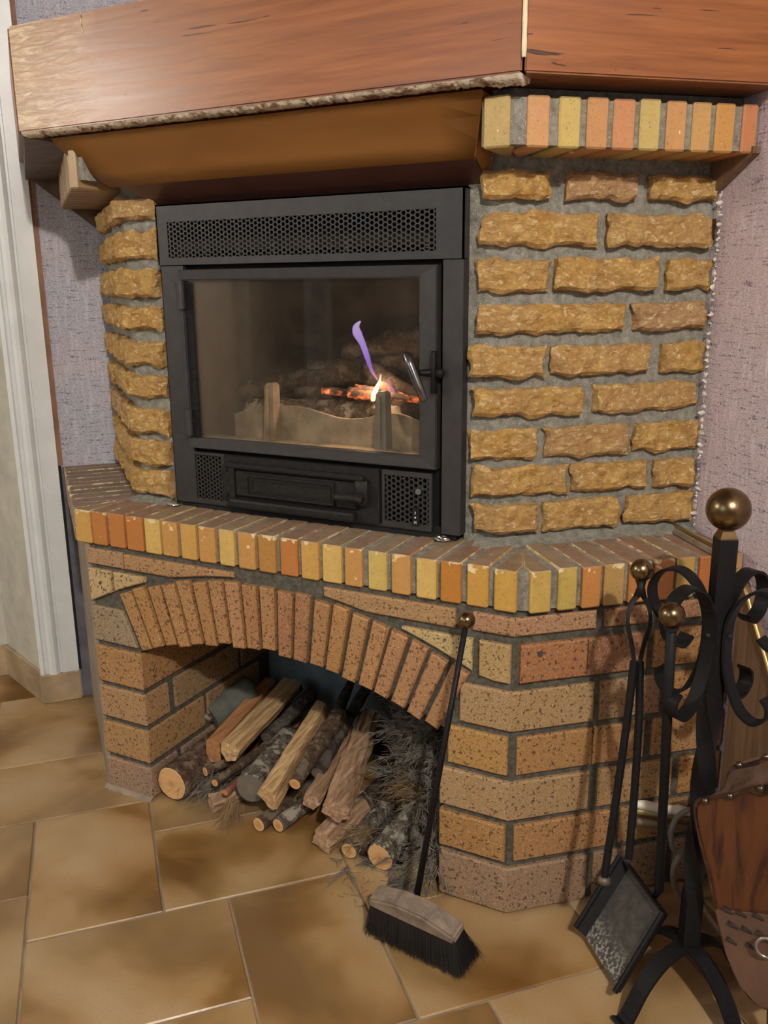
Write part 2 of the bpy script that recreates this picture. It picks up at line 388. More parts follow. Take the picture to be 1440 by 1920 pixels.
# ---------------------------------------------------------------- path in plan (left return, front, right return)
class Path:
    def __init__(p, L, R, y):
        p.L, p.R = Vector((L, y, 0)), Vector((R, y, 0)); p.len = R-L
        p.lt = (KL-NL.dot(p.L)); p.rt = (KR-NR.dot(p.R))        # runs to the walls
    def pt(p, q, h=0):
        """q: distance along path, 0 at the left corner; h: outwards (inwards negative)"""
        if q < -1e-7: t = Vector((c, -s, 0)); P = p.L+t*q; n = Vector((-s, -c, 0))
        elif q > p.len+1e-7: t = Vector((c, s, 0)); P = p.R+t*(q-p.len); n = Vector((s, -c, 0))
        else: P = p.L+Vector((q, 0, 0)); n = Vector((0, -1, 0))
        if abs(q) <= 1e-7: n = (n+Vector((-s, -c, 0))).normalized()/math.cos(TH/2)
        if abs(q-p.len) <= 1e-7: n = (n+Vector((s, -c, 0))).normalized()/math.cos(TH/2)
        return P+n*h
    def from_px(p, u, v):
        """where the ray through a pixel meets the path surface -> (q, z)"""
        for seg in (0, 1, -1):
            if seg == 0: P = fy(u, v, p.L.y); q = P.x-p.L.x; ok = -1e-6 <= q <= p.len
            elif seg == 1:
                n = Vector((s, -c, 0)); P = bp(u, v, n, n.dot(p.R)); q = p.len+(P-p.R).dot(Vector((c, s, 0))); ok = q > p.len
            else:
                n = Vector((-s, -c, 0)); P = bp(u, v, n, n.dot(p.L)); q = (P-p.L).dot(Vector((c, -s, 0))); ok = q < 0
            if ok: return q, P.z
        return q, P.z
    def m(p, q, z, h): P = p.pt(q, h); return Vector((P.x, P.y, z))
PB = Path(-.158, .861, YB)      # base
PS = Path(-.181, .877, YS)      # shelf
PU = Path(-.105, .768, .0)      # upper mass
PC = Path(-.145, .822, -.090)   # corbel row
PM = Path(-.229, .847, YM)      # mantel
CORNERS = lambda p: (0.0, p.len)
def ground_ring(p, q0, q1, zlo, zhi, inner, corners=True):
    qs = [q0]+[x for x in CORNERS(p) if q0 < x < q1]+[q1]
    return qs
def mortar_block(bm, p, q0, q1, z0, z1, h, depth):
    qs = ground_ring(p, q0, q1, z0, z1, depth)
    out = [p.pt(q, h) for q in qs]; inn = [p.pt(q, -depth) for q in qs][::-1]
    prism_z(bm, out+inn, z0, z1); return bm

def wrap_brick(p, q0, q1, z0, z1, h, back, bev, rustic=0, seed=0, step=.3, zt=None, zb=None):
    """brick following the path; rustic>0 gives a hewn face"""
    L = q1-q0; H = z1-z0
    if rustic:
        nu = max(5, int(L/.0062)); nv = max(6, int(H/.0058))
        A = [i/nu for i in range(nu+1)]; B = [j/nv for j in range(nv+1)]
    else:
        A = [0, bev/L, 1-bev/L, 1]; B = [0, bev/H, 1-bev/H, 1]
    for cq in CORNERS(p):
        if q0+bev < cq < q1-bev:
            a = (cq-q0)/L
            if rustic:
                k = min(range(1, len(A)-1), key=lambda i: abs(A[i]-a)); A[k] = a
            else: A = sorted(A+[a])
    bm = bmesh.new(); G = []; na, nb = len(A), len(B)
    sd = Vector((seed*3.1, seed*1.7, seed*.9))
    for i, a in enumerate(A):
        row = []
        for j, b in enumerate(B):
            q = q0+a*L; z = z0+b*H; edge = i in (0, na-1) or j in (0, nb-1)
            hh = h-(bev if edge else 0)
            if rustic:
                P0 = p.m(q, z, 0)
                d = min(a*L, (1-a)*L, b*H, (1-b)*H)
                n1 = fbm(P0+sd, 14, 4); n2 = fbm(P0+sd, 45, 4); n3 = abs(noise.noise((P0+sd)*28))
                hh = h-bev*max(0, 1-d/.0065)**1.3+(n1*.0050+n2*.0042-n3*.0045)*rustic
                k = max(0, 1-d/.02)
                if any(abs(q-cc) < 1e-6 for cc in CORNERS(p)): pass
                else: q += fbm(P0+sd+Vector((9, 0, 0)), 26, 4)*.012*k*rustic*(1 if (i in (0, na-1)) else .5)
                z += fbm(P0+sd+Vector((0, 9, 0)), 24, 4)*.0085*k*rustic
            row.append(bm.verts.new(p.m(q, z, hh)))
        G.append(row)
    for i in range(na-1):
        for j in range(nb-1): bm.faces.new((G[i][j], G[i+1][j], G[i+1][j+1], G[i][j+1]))
    # skirt to the back
    ring = [(i, 0) for i in range(na)]+[(na-1, j) for j in range(1, nb)]+[(i, nb-1) for i in range(na-2, -1, -1)]+[(0, j) for j in range(nb-2, 0, -1)]
    bk = []
    for i, j in ring:
        q = q0+A[i]*L; z = z0+B[j]*H; bk.append(bm.verts.new(p.m(q, z, -back)))
    n = len(ring)
    for k in range(n):
        i, j = ring[k]; i2, j2 = ring[(k+1) % n]
        bm.faces.new((G[i][j], bk[k], bk[(k+1) % n], G[i2][j2]))
    recalc(bm); return bm

# ================================================================ ROOM SHELL
WL = Vector((s, c, 0))          # along the left wall (towards the corner)
WR = Vector((s*1.0, -c*1.0, 0)) # along the right wall (away from the corner)
WR = Vector((s, -c, 0))
K0 = Vector((0, (KL/s+KR/s)/2, 0))
# intersection of both walls
det = (-c)*s-(s)*c
KX = (KL*s-s*KR)/det; KY = ((-c)*KR-c*KL)/det
KOR = Vector((KX, KY, 0)); ZC = 2.55
def wallpt(par, off=0, z=0): # left wall: par along WL, off towards the room
    return WL*par+NL*(KL-off)+Vector((0, 0, z))
parK = KOR.dot(WL)
RFAR = KOR+WR*3.6; LFAR = wallpt(-3.6)
bm = bmesh.new(); prism_pts(bm, [KOR, KOR+Vector((0, 0, ZC)), RFAR+Vector((0, 0, ZC)), RFAR], NR*.12); recalc(bm)
wr = stc('wall_right', bm, PAPER_R); uv_from(wr, lambda v: (v.dot(WR), v.z))
bm = bmesh.new(); prism_pts(bm, [wallpt(-.32), wallpt(-.32, 0, ZC), KOR+Vector((0, 0, ZC)), KOR], NL*.12); recalc(bm)
wl = stc('wall_left', bm, PAPER_L); uv_from(wl, lambda v: (v.dot(WL), v.z))
bm = bmesh.new(); prism_pts(bm, [wallpt(-3.6), wallpt(-3.6, 0, ZC), wallpt(-1.45, 0, ZC), wallpt(-1.45)], NL*.12); recalc(bm)
w2 = stc('wall_left_far', bm, GREEN_WHITE)
# splayed recess beside the chimney: reveal, back wall
a0, a1 = Vector((-.648, .118, 0)), Vector((-.905, .216, 0))
bm = bmesh.new(); prism_pts(bm, [a0, a0+Vector((0, 0, ZC)), a1+Vector((0, 0, ZC)), a1], (.02, .06, 0)); recalc(bm)
stc('wall_reveal', bm, GREEN_WHITE)
b1 = a1-WL*1.2
bm = bmesh.new(); prism_pts(bm, [b1, b1+Vector((0, 0, ZC)), a1+Vector((0, 0, ZC)), a1], NL*.08); recalc(bm)
stc('wall_recess', bm, GREEN_WHITE)
# rear walls, ceiling
def vwall(nm, A, B, mat, th=.1):
    d = (B-A).normalized(); n = Vector((-d.y, d.x, 0))
    bm = bmesh.new(); prism_pts(bm, [A, A+Vector((0, 0, ZC)), B+Vector((0, 0, ZC)), B], n*th); recalc(bm); return stc(nm, bm, mat)
CR = Vector((1.2, -4.6, 0)); RFAR2 = RFAR
PALE = plain('pale_room_paint', (.30, .28, .25), .8, var=.08)
OCHRE = plain('ochre_curtain', (.20, .12, .04), .9, var=.3)
vwall('wall_rear_left', LFAR, CR, PALE, -.1)
vwall('wall_rear_right', CR, RFAR, PALE, -.1)
bm = bmesh.new(); prism_z(bm, [(p.x, p.y) for p in (LFAR, CR+Vector((0, -.2, 0)), RFAR, KOR)], ZC, ZC+.05); recalc(bm)
stc('ceiling', bm, PALE)
# doorway with pale trims in the rear room, mirrored by the stove glass
dv = (CR-LFAR).normalized(); dn = Vector((-dv.y, dv.x, 0))
def rear(t0, t1, z0, z1, off, th, mat, nm):
    A = LFAR+dv*t0+dn*off; B = LFAR+dv*t1+dn*off
    bm = bmesh.new(); prism_pts(bm, [A+Vector((0, 0, z0)), A+Vector((0, 0, z1)), B+Vector((0, 0, z1)), B+Vector((0, 0, z0))], dn*th); recalc(bm)
    return stc(nm, bm, mat)
DARKP = plain('dark_doorway_panel', (.05, .04, .03), .8)
def mir(u, v=700):
    P = fy(u, v, -.013); d = P-CAM; d.y = -d.y; n_ = dn; t_ = (n_.dot(LFAR)-n_.dot(P))/n_.dot(d); return ((P+d*t_)-LFAR).dot(dv)
TR_ = sorted([mir(470), mir(440)]); TD = sorted([mir(472), mir(572)]); TW = sorted([mir(574), mir(618)]); TK = sorted([mir(622), mir(800)])
rear(TD[0], TD[1], 0, ZC-.02, .0, -.02, OCHRE, 'door_1')
rear(TR_[0], TR_[1], 0, ZC-.02, .0, -.05, WHITE, 'trim_1')
rear(TW[0], TW[1], 0, ZC-.02, .0, -.05, WHITE, 'trim_2')
rear(TK[0], TK[1], 0, ZC-.02, .0, -.02, DARKP, 'door_2')
RSIDE = (RFAR-CR).normalized()

# floor: tiles on a modular grid, grout between
E1 = Vector((math.cos(math.radians(45.6)), math.sin(math.radians(45.6)), 0)); E2 = Vector((E1.y, -E1.x, 0))
bm = bmesh.new(); prism_z(bm, [(p.x, p.y) for p in (LFAR, CR+Vector((0, -.2, 0)), RFAR, KOR, wallpt(0), wallpt(0)+NL*.5, b1+NL*.3)], -.05, -.0035); recalc(bm)
floor = stc('floor', bm, GROUT)
I0, J0, GI, GJ = .010, .078, .126, .1345
fixed = [(-3,-1,0,3), (-1,2,1,3), (-1,2,-1,1), (-4,-1,-2,0), (-7,-4,-2,0), (-4,-1,-5,-2), (-7,-4,-5,-2), (-6,-3,0,2), (-6,-3,2,5),
         (-3,0,3,5), (0,2,3,6), (2,5,4,6), (2,5,2,4), (3,6,6,8), (0,3,6,8), (-2,0,5,7), (-5,-2,5,8), (5,7,3,6), (5,8,0,3)]
occ = {}
for t in fixed:
    for i in range(t[0], t[1]):
        for j in range(t[2], t[3]): occ[i, j] = 1
tiles = list(fixed)
def inroom(i, j):
    P = E1*(I0+GI*(i+.5))+E2*(J0+GJ*(j+.5))
    return NL.dot(P) < KL+.35 and NR.dot(P) < KR+.05 and P.y > -1.75 and -1.9 < P.x < 2.4
rt = random.Random(4)
for j in range(-14, 24):
    for i in range(-16, 26):
        if (i, j) in occ or not inroom(i, j): continue
        for (a, b) in rt.sample([(3, 2), (2, 3), (3, 3), (2, 2)], 4)+[(2, 1), (1, 2), (1, 1)]:
            if all((i+x, j+y) not in occ for x in range(a) for y in range(b)):
                for x in range(a):
                    for y in range(b): occ[i+x, j+y] = 1
                tiles.append((i, i+a, j, j+b)); break
tm = {}
for t in tiles:
    a, b = (t[1]-t[0]), (t[3]-t[2])
    if (a, b) not in tm:
        g = .0022; X, Y = a*GI, b*GJ
        P = [(g, g), (X-g, g), (X-g, Y-g), (g, Y-g)]
        bmx = poly_brick(P, lambda q, r, h: E1*q+E2*r+Vector((0, 0, h)), 0, .006, .0022)
        me = bpy.data.meshes.new('tile'); bmx.to_mesh(me); bmx.free(); me.materials.append(TILE); tm[a, b] = me
    o = bpy.data.objects.new('floor_tile', tm[a, b]); COL.objects.link(o); o.parent = floor
    o.location = E1*(I0+GI*t[0])+E2*(J0+GJ*t[2])+Vector((0, 0, rnd(-.0004, .0002)))

# casing (white moulded pilaster) beside the chimney
pl0, pl1 = -.337, -.235
bm = bmesh.new()
prof = [(pl0-.004, 0), (pl0-.004, .012), (pl0+.006, .016), (pl0+.010, .010), (pl0+.018, .010), (pl0+.022, .018), (pl0+.030, .024), (pl0+.040, .024), (pl0+.047, .018), (pl0+.051, .011), (pl0+.056, .011), (pl0+.058, .016), (pl1, .016), (pl1, 0)]
plan = [wallpt(a, b-.004) for a, b in prof]
prism_z(bm, [(p.x, p.y) for p in plan], .088, ZC); recalc(bm)
stc('trim_3', bm, WHITE)
TB = plain('tile_skirting', (.36, .27, .165), .5, var=.25, bump=.2)
def skirt(nm, A, B, n, z1, th=.012):
    bm = bmesh.new(); prism_pts(bm, [A, A+Vector((0, 0, z1)), B+Vector((0, 0, z1)), B], Vector(n)*th)
    bmesh.ops.bevel(bm, geom=list(bm.edges), offset=.002, segments=1, affect='EDGES'); recalc(bm)
    return stc(nm, bm, TB)
skirt('baseboard_left', wallpt(pl0-.004, .018), wallpt(pl1+.002, .018), NL*1.0, .088, .016)
skirt('baseboard_left', wallpt(pl1+.006, .002), wallpt(-.12, .002), NL*1, .086, .004)
skirt('baseboard_reveal', a0+Vector((-.002, -.006, 0)), a1+Vector((-.004, -.012, 0)), (.02, .05, 0), .10, .2)
skirt('baseboard_recess', b1-NL*.012, a1-NL*.012+WL*.004, NL, .10, .01)
# brown batten at the edge of the wallpaper, bare plaster below the shelf
bm = bmesh.new(); prism_pts(bm, [wallpt(pl1, .001, .70), wallpt(pl1, .001, ZC), wallpt(pl1+.012, .001, ZC), wallpt(pl1+.014, .001, .70)], -NL*.004); recalc(bm)
stc('trim_4', bm, plain('brown_wall_edge', (.24, .13, .085), .8))
bm = bmesh.new(); prism_pts(bm, [wallpt(pl1+.004, .001, .0), wallpt(pl1+.004, .001, .695), wallpt(-.10, .001, .695), wallpt(-.10, .001, 0)], -NL*.003); recalc(bm)
stc('wall_left_plaster', bm, DPLASTER)
bm = bmesh.new(); prism_pts(bm, [wallpt(pl1+.0005, .0, .088), wallpt(pl1+.0005, .0, .70), wallpt(pl1+.008, .0, .70), wallpt(pl1+.008, .0, .088)], -NL*.005); recalc(bm)
stc('gap_shade_strip', bm, plain('gap_shade_black', (.012, .010, .010), .9))  # black strip painted for the shade of an open gap beside the casing
# ledge of white wood at the recess
rv = (a1-a0).normalized(); rn = Vector((rv.y, -rv.x, 0)); rn = rn if rn.y < 0 else -rn
P = bp(-14, 845, rn, rn.dot(a0)+.012)
bm = bmesh.new(); box(bm, (-.030, -.012, -.012), (.020, .016, .012), Matrix.Translation(P) @ Matrix.Rotation(math.atan2(-rv.y, -rv.x), 4, 'Z'), .004); recalc(bm)
tag(link('wall_ledge', bm, WHITE, None), 'small white painted stub on the greenish reveal at the far left edge', 'bracket')

# ================================================================ FIREPLACE
FP = thing('brick_fireplace', 'corner fireplace of yellow and ochre bricks with an arched log niche', 'fireplace')
def brick(bm, mat=BASE, col=None, nm='brick', smooth=False):
    o = link(nm, bm, mat, FP, smooth)
    if col: o.color = (*col, 1)
    return o
# --- base masonry core (mortar)
X0, X1 = -.015, .720; YIN = .37
ACX, ACZ, RI, RO = .33, -.44, .888, 1.028
hm = -.010
bm = bmesh.new()
wlb = PB.pt(-PB.lt+.002, hm); wrb = PB.pt(PB.len+PB.rt-.002, hm)
L0, R0 = PB.pt(0, hm), PB.pt(PB.len, hm)
prism_z(bm, [(wlb.x, wlb.y), (L0.x, L0.y), (X0-.007, L0.y), (X0-.007, YIN), (-.36, .41)], 0, ZS-HS-.001)
prism_z(bm, [(X1+.007, L0.y), (R0.x, R0.y), (wrb.x, wrb.y), (.80, .50), (X1+.007, YIN)], 0, ZS-HS-.001)
def arcpt(ang, r): return Vector((ACX+r*math.sin(ang), 0, ACZ+r*math.cos(ang)))
A0, A1 = math.asin((X0-.007-ACX)/(RI+.006)), math.asin((X1+.007-ACX)/(RI+.006))
arc = [arcpt(A0+(A1-A0)*k/30, RI+.007) for k in range(31)]
face = [Vector((X0-.007, 0, ZS-HS-.001))]+arc+[Vector((X1+.007, 0, ZS-HS-.001))]
prism_pts(bm, [Vector((p.x, L0.y, p.z)) for p in face], (0, .11, 0))
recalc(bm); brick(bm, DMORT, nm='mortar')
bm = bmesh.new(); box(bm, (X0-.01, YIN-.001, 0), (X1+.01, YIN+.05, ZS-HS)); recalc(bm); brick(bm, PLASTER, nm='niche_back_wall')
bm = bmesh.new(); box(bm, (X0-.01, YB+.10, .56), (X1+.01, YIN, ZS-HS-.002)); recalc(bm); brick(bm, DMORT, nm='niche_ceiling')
# --- brick rows
rowsR = [(.608, .573), (.556, .482), (.466, .387), (.374, .297), (.284, .204), (.192, .115), (.102, .004)]
rowsL = [(.608, .571), (.560, .480), (.470, .385), (.372, .283), (.270, .192), (.178, .096), (.082, .004)]
TAN, ORG, RED, PALEB, GRY, YLW = (.36, .19, .07), (.37, .17, .05), (.30, .125, .06), (.50, .37, .17), (.25, .185, .115), (.47, .35, .13)
GRYB = (.27, .185, .13)
def bq(p, u, v): return p.from_px(u, v)[0]
def basebrick(q0, q1, ri, col, rows=None, g=0):
    zr, zl = rowsR[ri], rowsL[ri]
    qm = min(max((q0+q1)/2/PB.len, 0), 1)
    z1 = zl[0]+(zr[0]-zl[0])*qm; z0 = zl[1]+(zr[1]-zl[1])*qm
    k = rnd(.92, 1.08); jit = rnd(-.0012, .0012)
    return brick(wrap_brick(PB, q0, q1, z0, z1, .0+jit, .02, .0035), BASE, tuple(x*k for x in col))
F = lambda u, v: PB.from_px(u, v)[0]
LE = PB.len
# right of the arch, corner and right return
plan_rows = {
 0: [(F(885, 1170), F(1120, 1170), (.36, .20, .12)), (F(1136, 1180), F(1225, 1170), (.30, .15, .08)), (F(1238, 1170), F(1318, 1160), (.28, .13, .08)), (F(1330, 1150), LE+PB.rt-.003, RED)],
 1: [(F(897, 1240), LE-.006, (.40, .28, .12)), (LE+.016, F(1103, 1230), (.33, .13, .055)), (F(1103, 1230)+.001, F(1215, 1220), (.25, .11, .06)), (F(1228, 1220), F(1330, 1210), (.30, .15, .05)), (F(1345, 1210), LE+PB.rt-.003, TAN)],
 2: [(F(860, 1330), F(1116, 1310), (.36, .24, .12)), (F(1127, 1310), F(1240, 1295), (.24, .15, .08)), (F(1250, 1290), LE+PB.rt-.003, ORG)],
 3: [(F(838, 1410), LE-.007, (.42, .24, .075)), (LE+.015, F(1112, 1400), (.38, .20, .07)), (F(1112, 1400)+.002, F(1210, 1380), (.37, .19, .07)), (F(1225, 1380), LE+PB.rt-.003, TAN)],
 4: [(.720-PB.L.x, F(1105, 1480), (.34, .225, .12)), (F(1122, 1480), F(1262, 1450), (.36, .22, .10)), (F(1275, 1450), LE+PB.rt-.003, ORG)],
 5: [(.720-PB.L.x, LE-.007, (.36, .185, .06)), (LE+.014, F(1150, 1570), (.33, .17, .065)), (F(1162, 1570), F(1290, 1540), (.31, .17, .07)), (F(1302, 1540), LE+PB.rt-.003, TAN)],
 6: [(.720-PB.L.x, F(1100, 1650), GRYB), (F(1112, 1650), F(1250, 1620), (.24, .16, .10)), (F(1262, 1620), LE+PB.rt-.003, GRYB)],
}
def arc_z(x, r=RO+.010):
    d = r*r-(x-ACX)**2
    return ACZ+math.sqrt(d) if d > 0 else -9
def arcbrick(x0, x1, z0, z1, col, nm='brick'):
    """front brick cut along the outer curve of the arch (x in metres)"""
    n = max(2, int((x1-x0)/.03)); top = [(x1, z1), (x0, z1)]; bot = []
    for i in range(n+1):
        x = x0+(x1-x0)*i/n; z = max(z0, arc_z(x))
        if z < z1-.004: bot.append((x, z))
    if len(bot) < 2: return
    xs0, xs1 = bot[0][0], bot[-1][0]
    P = bot+[(xs1, z1), (xs0, z1)]
    b = poly_brick(P, lambda a, z, h: Vector((a, YB-h, z)), rnd(-.001, .001), .02, .003)
    brick(b, BASE, col)
for r, lst in plan_rows.items():
    for (a, b, col) in lst:
        if r in (1, 2) and a < LE-.02 and a+PB.L.x < .82:
            if b > LE:      # wraps: keep it whole from just beyond the arch
                basebrick(a, b, r, col)
            else: arcbrick(a+PB.L.x, b+PB.L.x, rowsR[r][1], rowsR[r][0], col)
        else: basebrick(a, b, r, col)
# row 0 & 1 above the arch
arcbrick(-.154, fy(228, 1050, YB).x, rowsL[0][1], rowsL[0][0], (.38, .23, .13))
arcbrick(fy(231, 1050, YB).x, fy(436, 1080, YB).x, rowsL[0][1], rowsL[0][0]-.002, (.37, .21, .10))
arcbrick(fy(605, 1110, YB).x, fy(852, 1150, YB).x, rowsR[0][1]-.002, rowsR[0][0], (.35, .21, .10))
arcbrick(fy(752, 1190, YB).x, fy(884, 1210, YB).x, rowsR[1][1], rowsR[1][0], (.50, .40, .19))
arcbrick(-.154, fy(209, 1100, YB).x-.002, rowsL[1][1], rowsL[1][0], (.52, .39, .20))
arcbrick(fy(212, 1100, YB).x+.002, fy(330, 1100, YB).x, rowsL[1][1]+.02, rowsL[1][0], (.50, .37, .18))
# left pillar
def lpill(r, x0, x1, col, wrap=0):
    z1, z0 = rowsL[r]
    if not wrap:
        arcbrick(x0, x1, z0, z1, col); return
    # corner brick turning into the niche: plan path front -> inner face
    k = rnd(-.001, .001); t = .02
    b = bmesh.new(); pts = [(x0, YB-k), (X0-.001, YB-k), (X0-.001, YB+wrap), (X0-.04, YB+wrap), (X0-.04, YB+.03), (x0, YB+.03)]
    prism_z(b, pts, z0, z1); bmesh.ops.bevel(b, geom=list(b.edges), offset=.003, segments=1, affect='EDGES'); recalc(b)
    brick(b, BASE, col)
z1_, z0_ = rowsL[2]
brick(poly_brick([(-.154, z0_), (-.026, z0_), (-.062, z1_), (-.154, z1_)], lambda a, z, h: Vector((a, YB-h, z)), 0, .02, .003), BASE, (.26, .215, .145))
lpill(3, -.154, 0, (.36, .19, .075), .30)
lpill(4, -.154, 0, (.37, .225, .115), .085)
lpill(5, -.154, 0, (.36, .215, .09), .21)
lpill(6, -.154, 0, (.29, .20, .15), .10)
def inner(y0, y1, r, col):
    z1, z0 = rowsL[r]; b = bmesh.new(); box(b, (X0-.04, y0, z0), (X0-.001, y1, z1), None, .003); recalc(b); brick(b, BASE, col)
inner(YB+.312, YIN-.003, 3, (.22, .15, .08))
inner(YB+.105, YB+.36, 4, (.27, .19, .10)); inner(YB+.372, YIN-.003, 4, (.22, .15, .08))
inner(YB+.222, YB+.45, 5, (.30, .19, .09)); inner(YB+.115, YB+.30, 6, (.27, .19, .14)); inner(YB+.31, YIN-.003, 6, (.25, .18, .13))
inner(YB+.03, YB+.24, 2, (.25, .16, .08)); inner(YB+.252, YIN-.003, 2, (.22, .15, .08))
# left return of the base is rendered over; mortar foot at the floor
bm = bmesh.new()
mortar_block(bm, PB, -PB.lt+.003, -.001, 0, ZS-HS-.002, -.002, .03); recalc(bm); brick(bm, m_render(), nm='rendered_side')
bm = bmesh.new(); R = []
for i in range(25):
    x = -.160+.145*i/24; a = .008+.007*abs(fbm((x*9, 0, 2), 5))
    R.append([bm.verts.new((x, YB+.002, .008)), bm.verts.new((x, YB-a*.6, .005)), bm.verts.new((x, YB-a, 0))])
for i in range(24):
    for j in range(2): bm.faces.new((R[i][j], R[i][j+1], R[i+1][j+1], R[i+1][j]))
recalc(bm); brick(bm, m_render(), nm='mortar_fillet', smooth=True)
# voussoirs
NV = 20; T0, T1 = math.asin((-.012-ACX)/RI), math.asin((.719-ACX)/RI)
vc = [(.36, .19, .07), (.37, .185, .06), (.34, .17, .06), (.36, .18, .065), (.36, .18, .07), (.34, .175, .06), (.35, .18, .07), (.38, .20, .09), (.33, .155, .065), (.36, .19, .08),
      (.30, .135, .065), (.27, .12, .06), (.34, .17, .07), (.36, .18, .06), (.36, .19, .075), (.37, .19, .08), (.38, .19, .09), (.37, .19, .09), (.36, .18, .09), (.34, .17, .08)]
for k in range(NV):
    d = (T1-T0)/NV; m = T0+d*(k+.5); gg = .0042
    jr, jo = rnd(-.005, .004), rnd(-.003, .003); js = rnd(-.0012, .0012)
    P = []
    for (sa, r) in ((-1, RI+jr), (1, RI+jr+rnd(-.001, .001)), (1, RO+jo), (-1, RO+jo)):
        a = m+sa*d/2; q = arcpt(a, r); tan = Vector((math.cos(a), 0, -math.sin(a)))
        q = q-tan*sa*(gg+js*sa); P.append((q.x, q.z))
    o = brick(poly_brick(P, lambda a, z, h: Vector((a, YB-h, z)), .003+rnd(-.0015, .0015), .10, .003), BASE, vc[k])

# --- shelf of bricks on edge
bm = bmesh.new(); plan = [PS.pt(-PS.lt+.002, -.010), PS.pt(0, -.010), PS.pt(PS.len, -.010), PS.pt(PS.len+PS.rt-.002, -.010)]
prism_z(bm, [(p.x, p.y) for p in plan]+[(KOR.x, KOR.y-.03)], ZS-HS+.003, ZS-.0022); recalc(bm)
brick(bm, MORT, nm='mortar')
Y_, GO, OR, MT, DR = (.62, .43, .13), (.56, .34, .09), (.46, .18, .045), (.52, .28, .085), (.36, .12, .035)
GY = (.56, .43, .13)
def soldier(p, q0, q1, z0, z1, depth, col, mat=GLAZ, bev=.003, top_short=0):
    """box brick on edge, kept on its own side of the mitre"""
    def dlim(q):
        D = depth
        if 0 <= q <= p.len: D = min(D, max(.002, (p.len-q))*2.6+.003, max(.002, q)*2.6+.003)
        elif q > p.len: D = min(D, (q-p.len)*2.6+.003)
        else: D = min(D, (-q)*2.6+.003)
        return D
    h = rnd(-.0012, .0015)
    P = [p.pt(q0, h), p.pt(q1, h), p.pt(q1, -dlim(q1)), p.pt(q0, -dlim(q0))]
    b = bmesh.new(); prism_z(b, [(v.x, v.y) for v in P], z0, z1+rnd(-.001, .001))
    bmesh.ops.bevel(b, geom=list(b.edges), offset=bev, segments=1, affect='EDGES'); recalc(b)
    return brick(b, mat, col)
fx = [(140, 169), (172, 197), (203, 231), (236, 266), (271, 299), (303, 331), (338, 366), (372, 402), (410, 437), (446, 477), (484, 515), (524, 556), (564, 596), (603, 638), (645, 677), (689, 723), (733, 768), (780, 817), (825, 863), (874, 914), (926, 968)]
fc = [GO, OR, OR, OR, Y_, MT, GO, MT, Y_, MT, (.42, .22, .055), OR, GO, Y_, MT, GY, MT, Y_, (.46, .19, .03), (.52, .30, .06), (.52, .32, .07)]
for (a, b), col in zip(fx, fc):
    v = 985+(a-140)/(984-140)*128
    q0, q1 = fy(a, v, YS).x-PS.L.x, fy(b, v, YS).x-PS.L.x
    soldier(PS, q0, q1, ZS-HS, ZS, .26, col)
rx = [(995, 1034), (1048, 1083), (1093, 1128), (1134, 1172), (1181, 1222), (1229, 1265), (1271, 1304), (1313, 1345), (1352, 1375)]
rc = [(.52, .36, .10), (.50, .38, .10), (.50, .22, .06), (.42, .27, .09), OR, (.46, .18, .05), (.44, .29, .08), (.42, .14, .04), MT]
for (a, b), col in zip(rx, rc):
    v = 1110-(a-990)*.1
    soldier(PS, PS.from_px(a, v)[0], PS.from_px(b, v)[0], ZS-HS, ZS, .24, col)
soldier(PS, PS.len+PS.rt-.030, PS.len+PS.rt-.003, ZS-HS, ZS, .24, (.46, .26, .12))
q = -.006
while q > -PS.lt+.02:
    soldier(PS, max(q-.041, -PS.lt+.003), q, ZS-HS, ZS, .22, (.24, .17, .12)); q -= .048

# --- upper mass with hewn bricks
ZU = 1.386
bm = bmesh.new(); qs = (-.004,)
pr = [PU.pt(.705-PU.L.x, -.012), PU.pt(PU.len, -.012), PU.pt(PU.len+PU.rt-.002, -.012)]
pl_ = [PU.pt(-PU.lt+.002, -.012), PU.pt(0, -.012), PU.pt(-.006-PU.L.x, -.012)]
prism_z(bm, [(p.x, p.y) for p in pr]+[(.705+.02, .50)], ZS-.004, 1.486); recalc(bm); brick(bm, MORT, nm='mortar')
bm = bmesh.new(); prism_z(bm, [(p.x, p.y) for p in pl_]+[(-.006, .36)], ZS-.004, 1.486); recalc(bm); brick(bm, MORT, nm='mortar')
bm = bmesh.new(); box(bm, (-.006, .015, 1.347), (.705, .30, 1.486)); recalc(bm)
# roughen: subdivide flat mortar a little
brick(bm, MORT, nm='mortar')
# smear of mortar at the foot of the masonry
bm = bmesh.new()
for k, (q0, q1) in enumerate(((.735-PU.L.x, PU.len+PU.rt-.004), (-.03, -.01-PU.L.x))):
    bm = bmesh.new(); n = 48
    R = []
    for i in range(n+1):
        q = q0+(q1-q0)*i/n; a = .012+.012*abs(fbm((q*3, k, 0), 6)); b = .010+.010*abs(fbm((q*3, k, 5), 6))
        hq = PU.len if abs(q-PU.len) < (q1-q0)/n/2 else q
        R.append([bm.verts.new(PU.m(hq, ZS+b, -.008)), bm.verts.new(PU.m(hq, ZS+b*.35, a*.5)), bm.verts.new(PU.m(hq, ZS-.001, a+.012))])
    for i in range(n):
        for j in range(2): bm.faces.new((R[i][j], R[i][j+1], R[i+1][j+1], R[i+1][j]))
    recalc(bm); brick(bm, MORT, nm='mortar_fillet', smooth=True)
zr = [(1.366, 1.319), (1.298, 1.240), (1.220, 1.161), (1.142, 1.088), (1.067, 1.010), (.992, .939), (.916, .857), (.843, .786), (.773, .715)]
